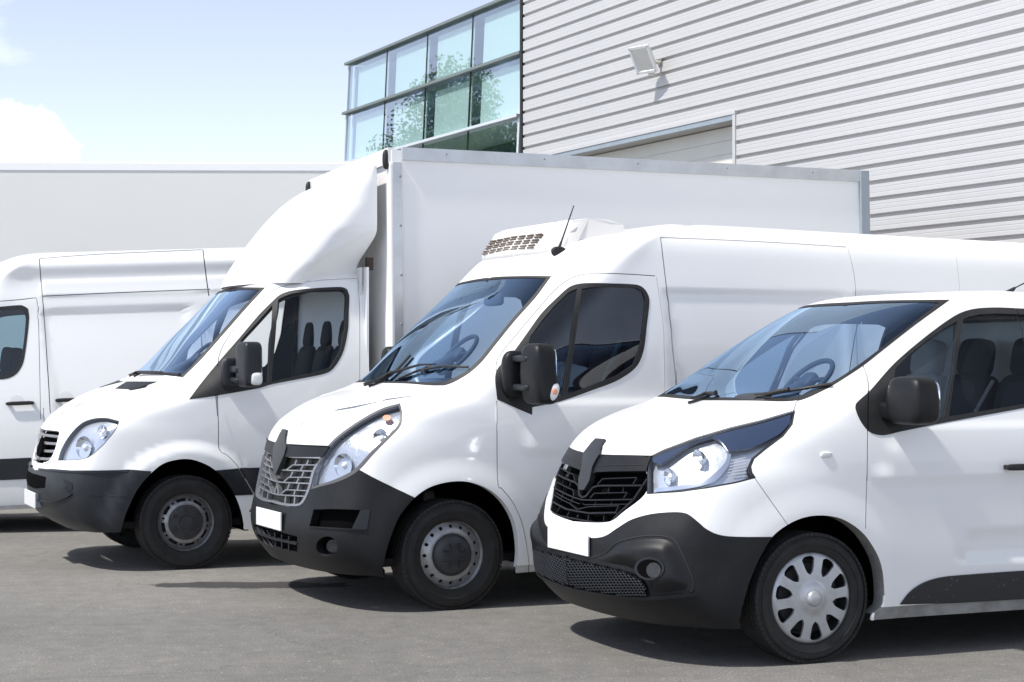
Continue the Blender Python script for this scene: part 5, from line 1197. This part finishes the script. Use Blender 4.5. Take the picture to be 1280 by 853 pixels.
# ------------------------------------------------------------------ warehouse with white plank cladding
def mat_ground():
    m = bpy.data.materials.new('asphalt'); m.use_nodes = True; n = m.node_tree; b = n.nodes['Principled BSDF']; b.inputs['Roughness'].default_value = .85; b.inputs['Specular IOR Level'].default_value = .25
    t = n.nodes.new('ShaderNodeTexCoord')
    def noise(sc_, det=6, ro=.6, mapping=None):
        q = n.nodes.new('ShaderNodeTexNoise'); q.inputs['Scale'].default_value = sc_; q.inputs['Detail'].default_value = det; q.inputs['Roughness'].default_value = ro
        if mapping:
            mp_ = n.nodes.new('ShaderNodeMapping'); mp_.inputs['Scale'].default_value = mapping; mp_.inputs['Rotation'].default_value = (0, 0, .4); n.links.new(t.outputs['Object'], mp_.inputs[0]); n.links.new(mp_.outputs[0], q.inputs['Vector'])
        else: n.links.new(t.outputs['Object'], q.inputs['Vector'])
        return q
    def ramp(src, p0, c0, p1, c1):
        r = n.nodes.new('ShaderNodeValToRGB'); r.color_ramp.elements[0].position = p0; r.color_ramp.elements[1].position = p1; r.color_ramp.elements[0].color = (*c0, 1); r.color_ramp.elements[1].color = (*c1, 1); n.links.new(src, r.inputs[0]); return r
    def mix(a, b_, f, mode='MIX'):
        x = n.nodes.new('ShaderNodeMix'); x.data_type = 'RGBA'; x.blend_type = mode
        for s_, v in ((x.inputs[6], a), (x.inputs[7], b_), (x.inputs[0], f)):
            if isinstance(v, (int, float)): s_.default_value = v
            elif isinstance(v, tuple): s_.default_value = (*v, 1)
            else: n.links.new(v, s_)
        return x.outputs[2]
    base = ramp(noise(.55, 5, .6, (1, .35, 1)).outputs['Fac'], .35, (.165, .160, .151), .65, (.205, .199, .189)).outputs[0]
    fine = ramp(noise(95, 3, .8).outputs['Fac'], .30, (.52, .52, .52), .68, (1.58, 1.57, 1.55)).outputs[0]
    c = mix(base, fine, 1.0, 'MULTIPLY')
    vo = n.nodes.new('ShaderNodeTexVoronoi'); vo.inputs['Scale'].default_value = 55; n.links.new(t.outputs['Object'], vo.inputs['Vector'])
    sep = n.nodes.new('ShaderNodeSeparateColor'); n.links.new(vo.outputs['Color'], sep.inputs[0])
    a1 = n.nodes.new('ShaderNodeMath'); a1.operation = 'GREATER_THAN'; a1.inputs[1].default_value = .93; n.links.new(sep.outputs[0], a1.inputs[0])
    a2 = n.nodes.new('ShaderNodeMath'); a2.operation = 'LESS_THAN'; a2.inputs[1].default_value = .34; n.links.new(vo.outputs['Distance'], a2.inputs[0])
    a3 = n.nodes.new('ShaderNodeMath'); a3.operation = 'MULTIPLY'; n.links.new(a1.outputs[0], a3.inputs[0]); n.links.new(a2.outputs[0], a3.inputs[1])
    c = mix(c, (.34, .33, .315), a3.outputs[0])
    mid = ramp(noise(7, 6, .65).outputs['Fac'], .35, (.86, .86, .86), .7, (1.10, 1.09, 1.07)).outputs[0]
    c = mix(c, mid, 1.0, 'MULTIPLY')
    # dark streaks in front of the middle van
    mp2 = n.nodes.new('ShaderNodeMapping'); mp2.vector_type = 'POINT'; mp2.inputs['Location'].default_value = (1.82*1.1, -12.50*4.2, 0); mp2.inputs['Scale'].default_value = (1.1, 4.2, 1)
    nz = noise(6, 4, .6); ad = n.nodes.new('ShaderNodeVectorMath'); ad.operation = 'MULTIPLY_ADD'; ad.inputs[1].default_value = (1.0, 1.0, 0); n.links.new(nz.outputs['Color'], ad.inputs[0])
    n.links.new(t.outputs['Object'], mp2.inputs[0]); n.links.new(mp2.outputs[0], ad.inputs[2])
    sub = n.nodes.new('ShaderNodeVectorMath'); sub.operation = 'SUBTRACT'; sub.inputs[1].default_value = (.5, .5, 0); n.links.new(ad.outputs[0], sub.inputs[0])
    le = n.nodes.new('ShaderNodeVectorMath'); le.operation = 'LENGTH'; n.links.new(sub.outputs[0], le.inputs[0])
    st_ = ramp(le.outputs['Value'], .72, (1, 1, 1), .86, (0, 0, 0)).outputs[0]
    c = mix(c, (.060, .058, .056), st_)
    # faint oily spots, old cracks and wheel-worn lanes
    sp = ramp(noise(1.3, 4, .7).outputs['Fac'], .66, (1, 1, 1), .74, (.80, .79, .78)).outputs[0]; c = mix(c, sp, 1.0, 'MULTIPLY')
    vc = n.nodes.new('ShaderNodeTexVoronoi'); vc.feature = 'DISTANCE_TO_EDGE'; vc.inputs['Scale'].default_value = .42; wv = n.nodes.new('ShaderNodeVectorMath'); wv.operation = 'MULTIPLY_ADD'; wv.inputs[1].default_value = (.5, .5, 0)
    n.links.new(noise(3, 6, .65).outputs['Color'], wv.inputs[0]); n.links.new(t.outputs['Object'], wv.inputs[2]); n.links.new(wv.outputs[0], vc.inputs['Vector'])
    ck = ramp(vc.outputs['Distance'], .0015, (.62, .61, .60), .004, (1, 1, 1)).outputs[0]; c = mix(c, ck, .45, 'MULTIPLY')
    ln_ = ramp(noise(.9, 3, .5, (.12, 1.2, 1)).outputs['Fac'], .40, (.93, .93, .93), .62, (1.06, 1.055, 1.04)).outputs[0]; c = mix(c, ln_, 1.0, 'MULTIPLY')
    n.links.new(c, b.inputs['Base Color'])
    k = n.nodes.new('ShaderNodeBump'); k.inputs['Strength'].default_value = .55; k.inputs['Distance'].default_value = .006
    n.links.new(noise(140, 3, .7).outputs['Fac'], k.inputs['Height']); n.links.new(k.outputs[0], b.inputs['Normal'])
    MAT['asphalt'] = m
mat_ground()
material('cladding_white', (.525, .52, .515), .42, noise=(1.2, .35, .8, (.50, .50, .505)))
material('joint_shade_grey', (.46, .45, .44), .7)  # groove backs: sealing grey with the groove's shade put into the colour
material('sheet_grey', (.55, .545, .54), .6)
material('roller_cream', (.72, .70, .64), .5, noise=(3, .4, .8, (.66, .65, .60)))
material('fin_green_grey', (.20, .23, .215), .45, metal=.3)
material('frame_pale', (.66, .70, .72), .4, metal=.3)
material('blind_white', (.66, .70, .68), .8)
material('room_blue', (.50, .60, .74), .8)
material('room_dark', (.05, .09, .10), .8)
material('lamp_cream', (.62, .60, .50), .4)
material('trailer_panel', (.76, .76, .735), .55, noise=(1.1, .35, .8, (.74, .74, .715)))
material('leaf_green', (.055, .105, .028), .6, noise=(3, .35, .7, (.10, .16, .05)))
def _leafy():
    n = MAT['leaf_green'].node_tree; o = n.nodes['Material Output']; b = n.nodes['Principled BSDF']; t = n.nodes.new('ShaderNodeBsdfTranslucent'); t.inputs[0].default_value = (.12, .22, .05, 1); m = n.nodes.new('ShaderNodeMixShader'); m.inputs[0].default_value = .45
    n.links.new(b.outputs[0], m.inputs[1]); n.links.new(t.outputs[0], m.inputs[2]); n.links.new(m.outputs[0], o.inputs[0])
_leafy()
material('bark', (.10, .075, .055), .9, noise=(12, .4, .7, (.05, .04, .03)))
glass('facade_glass', (.89, .965, .965), 3.2)
def warehouse():
    root = thing('warehouse', 'warehouse wall of white horizontal planks with a tall door opening, behind the vans', 'building')
    aL = wall_az(654, 60)[0]; aR = -9.0
    aj = wall_az(920, 160)[0]; zt = wall_az(920, 150)[1]; aj2 = aj+4.6
    z_top = 10.2; joint = [wall_az(1192, 120)[0], wall_az(699, 100)[0]]
    MB().prism([(aR, 0), (aj, 0), (aj, zt), (aj2, zt), (aj2, 0), (aL, 0), (aL, z_top), (aR, z_top)], lambda p, h: wp(p[0], p[1], h), -.30, 0.).build('wall', 'joint_shade_grey', root)
    prof = [(.000, .019), (.030, .023), (.034, .027), (.0335, .062), (.0322, .065), (.0322, .071), (.0335, .074), (.034, .110), (.0325, .113), (.0325, .119), (.034, .122), (.0335, .150), (.030, .153), (.0, .157)]
    cache = {}
    def plank(a0, a1, z):
        L = round(a1-a0, 4)
        if L not in cache:
            n = len(prof); vs = [(0, h, q) for h, q in prof]+[(L, h, q) for h, q in prof]
            me = bpy.data.meshes.new('plank'); me.from_pydata(vs, [], [(k, k+1, n+k+1, n+k) for k in range(n-1)]+[tuple(range(n)), tuple(range(n, 2*n))[::-1]])
            me.materials.append(MAT['cladding_white']); cache[L] = me
        o = bpy.data.objects.new('plank', cache[L]); COL.objects.link(o); o.parent = root
        o.matrix_local = Matrix.Translation(Vector(wp(a0, z))) @ Matrix(((WD.x, WN.x, 0, 0), (WD.y, WN.y, 0, 0), (0, 0, 1, 0), (0, 0, 0, 1)))
    P = .1703; z0 = 3.375-P*19
    for k in range(58):
        z = z0+k*P
        if z+P > z_top: break
        cuts = [aR]+joint+[aL-.06]
        if z+.14 < zt+.10: segs = [(aR, joint[0]), (joint[0], aj-.05), (aj2+.05, aL-.06)] if joint[0] < aj-.05 else [(aR, aj-.05), (aj2+.05, aL-.06)]
        else: segs = list(zip(cuts[:-1], cuts[1:]))
        for a0, a1 in segs:
            if a1-a0 > .05: plank(a0+.0006, a1-.0006, z)
    # door opening: trims, dark lintel underside, roller door
    tr = lambda a0, a1, z0_, z1_, h0, h1, nm, mt: MB().prism([(a0, z0_), (a1, z0_), (a1, z1_), (a0, z1_)], lambda p, h: wp(p[0], p[1], h), h0, h1).build(nm, mt, root)
    tr(aj-.055, aj+.0, 0, zt+.06, .001, .05, 'door_jamb', 'cladding_white'); tr(aj2, aj2+.055, 0, zt+.06, .001, .05, 'door_jamb', 'cladding_white')
    tr(aj-.06, aj2+.06, zt+.061, zt+.10, .001, .055, 'door_head', 'cladding_white'); tr(aj+.001, aj2-.001, zt-.0, zt+.059, .001, .045, 'door_head_soffit', 'blue_grey_metal')
    for k in range(26):
        z1_ = zt-.01-k*.16
        if z1_ < .1: break
        tr(aj+.003, aj2-.003, z1_-.157, z1_, -.26, -.22, 'door_slat', 'roller_cream')
    tr(aL-.05, aL+.01, 0, z_top, -.02, .05, 'corner_trim', 'shadow_gap')
    MB().prism([(aR-.1, -.5), (aL+.1, -.5), (aL+.1, .2), (aR-.1, .2)], lambda p, h: wp(p[0], z_top+h, p[1]-.3), 0, .12).build('roof_edge', 'frame_pale', root)
    body = MB().prism([(aR, 0), (aL, 0), (aL, -14), (aR, -14)], lambda p, h: wp(p[0], h, p[1]-.31), 0.02, z_top-.01).build('hall', 'sheet_grey', root)
    # floodlight
    a, z = wall_az(829, 79); f = thing('floodlight', 'white floodlight on a short bracket high on the plank wall', 'lamp', wp(a, z, .034))
    f.scale = (.82, .82, .82); f.rotation_euler = (0, 0, math.atan2(WN.y, WN.x))      # local x points out of the wall
    MB().tube([(0, 0, 0), (.20, .02, -.0)], .028, 10).build('bracket', 'lamp_cream', f); MB().box((.006, 0, 0), (.02, .11, .10)).build('wall_plate', 'steel_rim', f)
    M = Matrix.Rotation(.28, 3, 'Z') @ Matrix.Rotation(.50, 3, 'Y'); hd = Vector((.27, -.0, .06))
    def q(x, y, z_): return hd+(M @ Vector((x, y, z_)))
    vs = [q(-.07, y, z_) for y, z_ in ((-.11, -.12), (.11, -.12), (.11, .12), (-.11, .12))]+[q(.05, y, z_) for y, z_ in ((-.18, -.21), (.18, -.21), (.18, .19), (-.18, .19))]
    hs = MB().add(vs, [(0, 1, 2, 3), (7, 6, 5, 4), (0, 4, 5, 1), (1, 5, 6, 2), (2, 6, 7, 3), (3, 7, 4, 0)]).build('lamp_housing', 'lamp_cream', f, bevel=.012)
    fr_ = MB()
    for y, z_, dy, dz in ((0, .185, .38, .035), (0, -.205, .38, .035), (-.18, -.01, .03, .41), (.18, -.01, .03, .41)): fr_.box(q(.065, y, z_), (.035, dy, dz), M=M)
    fr_.build('lamp_frame', 'white_plastic', hs); MB().add([q(.056, y, z_) for y, z_ in ((-.165, -.19), (.165, -.19), (.165, .17), (-.165, .17))], [(0, 1, 2, 3)]).build('lamp_glass', 'chrome', hs)
    MB().superell(q(-.02, .0, -.25), (.05, .06, .05), .8, nu=16, nv=10).build('sensor', 'white_plastic', f, smooth=True)
    return root
def facade():
    root = thing('glass_facade', 'glazed upper storey with green-grey fins beside the plank wall', 'building')
    TL = .050
    def fp(a, z, off=0.): p = W0+WD*a+WN*(off-TL*(z-4.5)); return (p.x, p.y, z)
    def faz(px_, py_, off=0.):
        d = Vector(((px_-CX)/F, 1, (HY-py_)/F)); C0 = W0+WN*off
        # d*k = C0 + WD a - WN TL (H + d.z k - 4.5)
        k = (C0.dot(WN)-TL*(H-4.5))/(d.dot(WN)+TL*d.z); p = d*k
        return (p-C0).dot(WD), H+p.z
    ZG = lambda x, y: (420+x/2.909, y/2.909)
    aR = faz(*ZG(684, 200))[0]; aL = faz(*ZG(45, 330))[0]
    zt = faz(*ZG(330, 118))[1]; zm = faz(*ZG(330, 314))[1]; zl = faz(*ZG(480, 474))[1]
    mull = [faz(*ZG(490, 250))[0], faz(*ZG(325, 320))[0], faz(*ZG(178, 370))[0]]
    cols = [aR+.03]+mull+[aL-.03]; rows_ = [(zl-1.2, zl), (zl, zm), (zm, zt)]
    def slab(a0, a1, z0, z1, h0, h1, nm, mt, par=root): return MB().prism([(a0, z0), (a1, z0), (a1, z1), (a0, z1)], lambda p, h: fp(p[0], p[1], h), h0, h1).build(nm, mt, par)
    for i in range(4):
        for j, (z0, z1) in enumerate(rows_):
            a0, a1 = cols[i]+.012, cols[i+1]-.012
            w_ = slab(a0, a1, z0+.04, z1-.04, -.012, 0, 'glass_pane', 'facade_glass')
            if j: slab(a0+.02, a1-(a1-a0)*.17, z0+.03, z1-.12, -.07, -.055, 'blind', 'blind_white', w_)
    for z, nm in ((zt, 'fin'), (zm, 'fin'), (zl, 'fin')):
        slab(aR-.01 if z != zt else aR-.05, aL+.06, z-.021, z+.021, -.05, .085, nm, 'fin_green_grey' if z != zl else 'frame_pale')
    slab(aL-.02, aL+.03, 1.0, zt-.04, -.06, .02, 'edge_frame', 'frame_pale'); slab(aR-.01, aR+.05, 1.0, zt-.04, -.06, .03, 'edge_frame', 'frame_pale')
    for a in mull: slab(a-.010, a+.010, zl-1.2, zt-.04, -.02, .006, 'mullion', 'rubber')
    slab(aR, aL, zl+.04, zt-.03, -.55, -.50, 'room_wall', 'room_blue'); slab(aR, aL, zl-.03, zl+.03, -2.7, -.05, 'floor_slab', 'frame_pale')
    slab(aR, aL, zt-.02, zt+.034, -2.7, -.05, 'roof_slab', 'room_blue')
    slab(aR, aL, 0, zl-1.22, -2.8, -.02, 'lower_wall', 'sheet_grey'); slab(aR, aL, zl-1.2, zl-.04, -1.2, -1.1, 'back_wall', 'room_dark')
    slab(aL-.12, aL-.05, 1.0, zt-.05, -2.7, -.08, 'side_glass_wall', 'room_blue')
    return root
def box_trailer():
    th = math.radians(1.2); root = thing('box_trailer', 'long pale grey box trailer with a white top rail, parked behind the far panel van', 'trailer', (-1.75, 21.0, 0), th)
    L = 13.6; zt = H+(HY-204.5)/F*21
    bd = MB().box((-L/2, 1.25, (zt+1.15)/2), (L, 2.5, zt-1.15)).build('trailer_body', 'trailer_panel', root)
    MB().box((-L/2, -.004, zt-.045), (L+.02, .012, .095)).build('top_rail', 'white_paint', bd, bevel=.01); MB().box((-L/2, 1.25, zt+.012), (L+.03, 2.5, .03)).build('roof', 'white_paint', bd)
    MB().box((-L/2, -.02, 1.2), (L+.02, .04, .14)).build('bottom_rail', 'aluminium', bd)
    for x in (-.03, -L+.03): MB().box((x, -.018, (zt+1.2)/2-.06), (.08, .03, zt-1.38)).build('corner_rail', 'aluminium', bd)
    MB().box((-L/2, 1.25, 1.0), (L-.4, 1.0, .28)).build('chassis', 'underbody', root)
    for x in (-2.2, -3.5, -4.8):
        for y in (.2, 2.3):
            MB().lathe([(0, -.12), (.25, -.14), (.28, -.19), (.46, -.19), (.5, -.14), (.5, .14), (.46, .19), (0, .19)], c=(x, y, .5), n=32).build('wheel', 'tyre_rubber', root, smooth=True)
    for y in (.5, 2.0): MB().box((-11, y, .45), (.12, .12, .9)).build('landing_leg', 'underbody', root)
    return root
def tree(x, y, h, r, label, seed):
    rg = np.random.default_rng(seed); root = thing('broadleaf_tree', label, 'tree', (x, y, 0), 0, 'trees across the yard')
    m = MB(); m.tube([(0, 0, 0), (.05, 0, h*.2), (-.1, .1, h*.45), (0, 0, h*.7)], [.24, .19, .13, .06], 9)
    for k in range(9):
        a = rg.uniform(0, 6.28); z = h*rg.uniform(.3, .65); L = r*rg.uniform(.5, .9)
        m.tube([(0, 0, z), (L*.5*math.cos(a), L*.5*math.sin(a), z+h*.09), (L*math.cos(a), L*math.sin(a), z+h*.2)], [.08, .05, .02], 6)
    m.build('trunk', 'bark', root, smooth=True)
    cl = []
    for k in range(46):
        u = rg.uniform(0, 1); z = h*(.32+.66*u); rr = r*(1-.75*max(0, u-.35)**1.3*1.6)*rg.uniform(.25, 1); a = rg.uniform(0, 6.28)
        cl.append((rr*math.cos(a), rr*math.sin(a), z, r*rg.uniform(.22, .40)))
    n = 700; vs = []
    for cx_, cy_, cz_, cr in cl:
        d = rg.normal(size=(n, 3)); d /= np.linalg.norm(d, axis=1)[:, None]; p = d*(cr*rg.uniform(.45, 1.08, (n, 1)))*(1, 1, .8)+(cx_, cy_, cz_)
        u = rg.normal(size=(n, 3)); u /= np.linalg.norm(u, axis=1)[:, None]; v = np.cross(u, rg.normal(size=(n, 3))); v /= np.linalg.norm(v, axis=1)[:, None]; s_ = rg.uniform(.045, .085, (n, 1))
        vs.append(np.stack((p-u*s_, p-v*s_*.6, p+u*s_, p+v*s_*.6), 1).reshape(-1, 3))
    vs = np.concatenate(vs); me = bpy.data.meshes.new('crown'); me.from_pydata(vs.tolist(), [], [(4*k, 4*k+1, 4*k+2, 4*k+3) for k in range(len(vs)//4)])
    link('crown', me, 'leaf_green', root)

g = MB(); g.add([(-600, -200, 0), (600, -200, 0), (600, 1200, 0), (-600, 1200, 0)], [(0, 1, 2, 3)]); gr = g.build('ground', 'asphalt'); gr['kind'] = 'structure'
warehouse(); facade(); box_trailer()
tree(-22.6, 45.6, 12.1, 3.0, 'tallest leafy tree across the yard, mirrored in the right panes of the glass facade', 1)
tree(-24.9, 49.0, 10.6, 2.6, 'lower leafy tree mirrored in the middle panes of the glass facade', 2)
tree(-21.0, 43.0, 9.6, 2.8, 'broad leafy tree mirrored in the dark lower panes of the glass facade', 3)
tree(-27.5, 53.0, 9.4, 2.6, 'smallest leafy tree mirrored low in the left panes of the glass facade', 4)
small_van(); refrigerated_van()
_r, _b, _D = panel_box_truck(); far_panel_van(_b, _D)
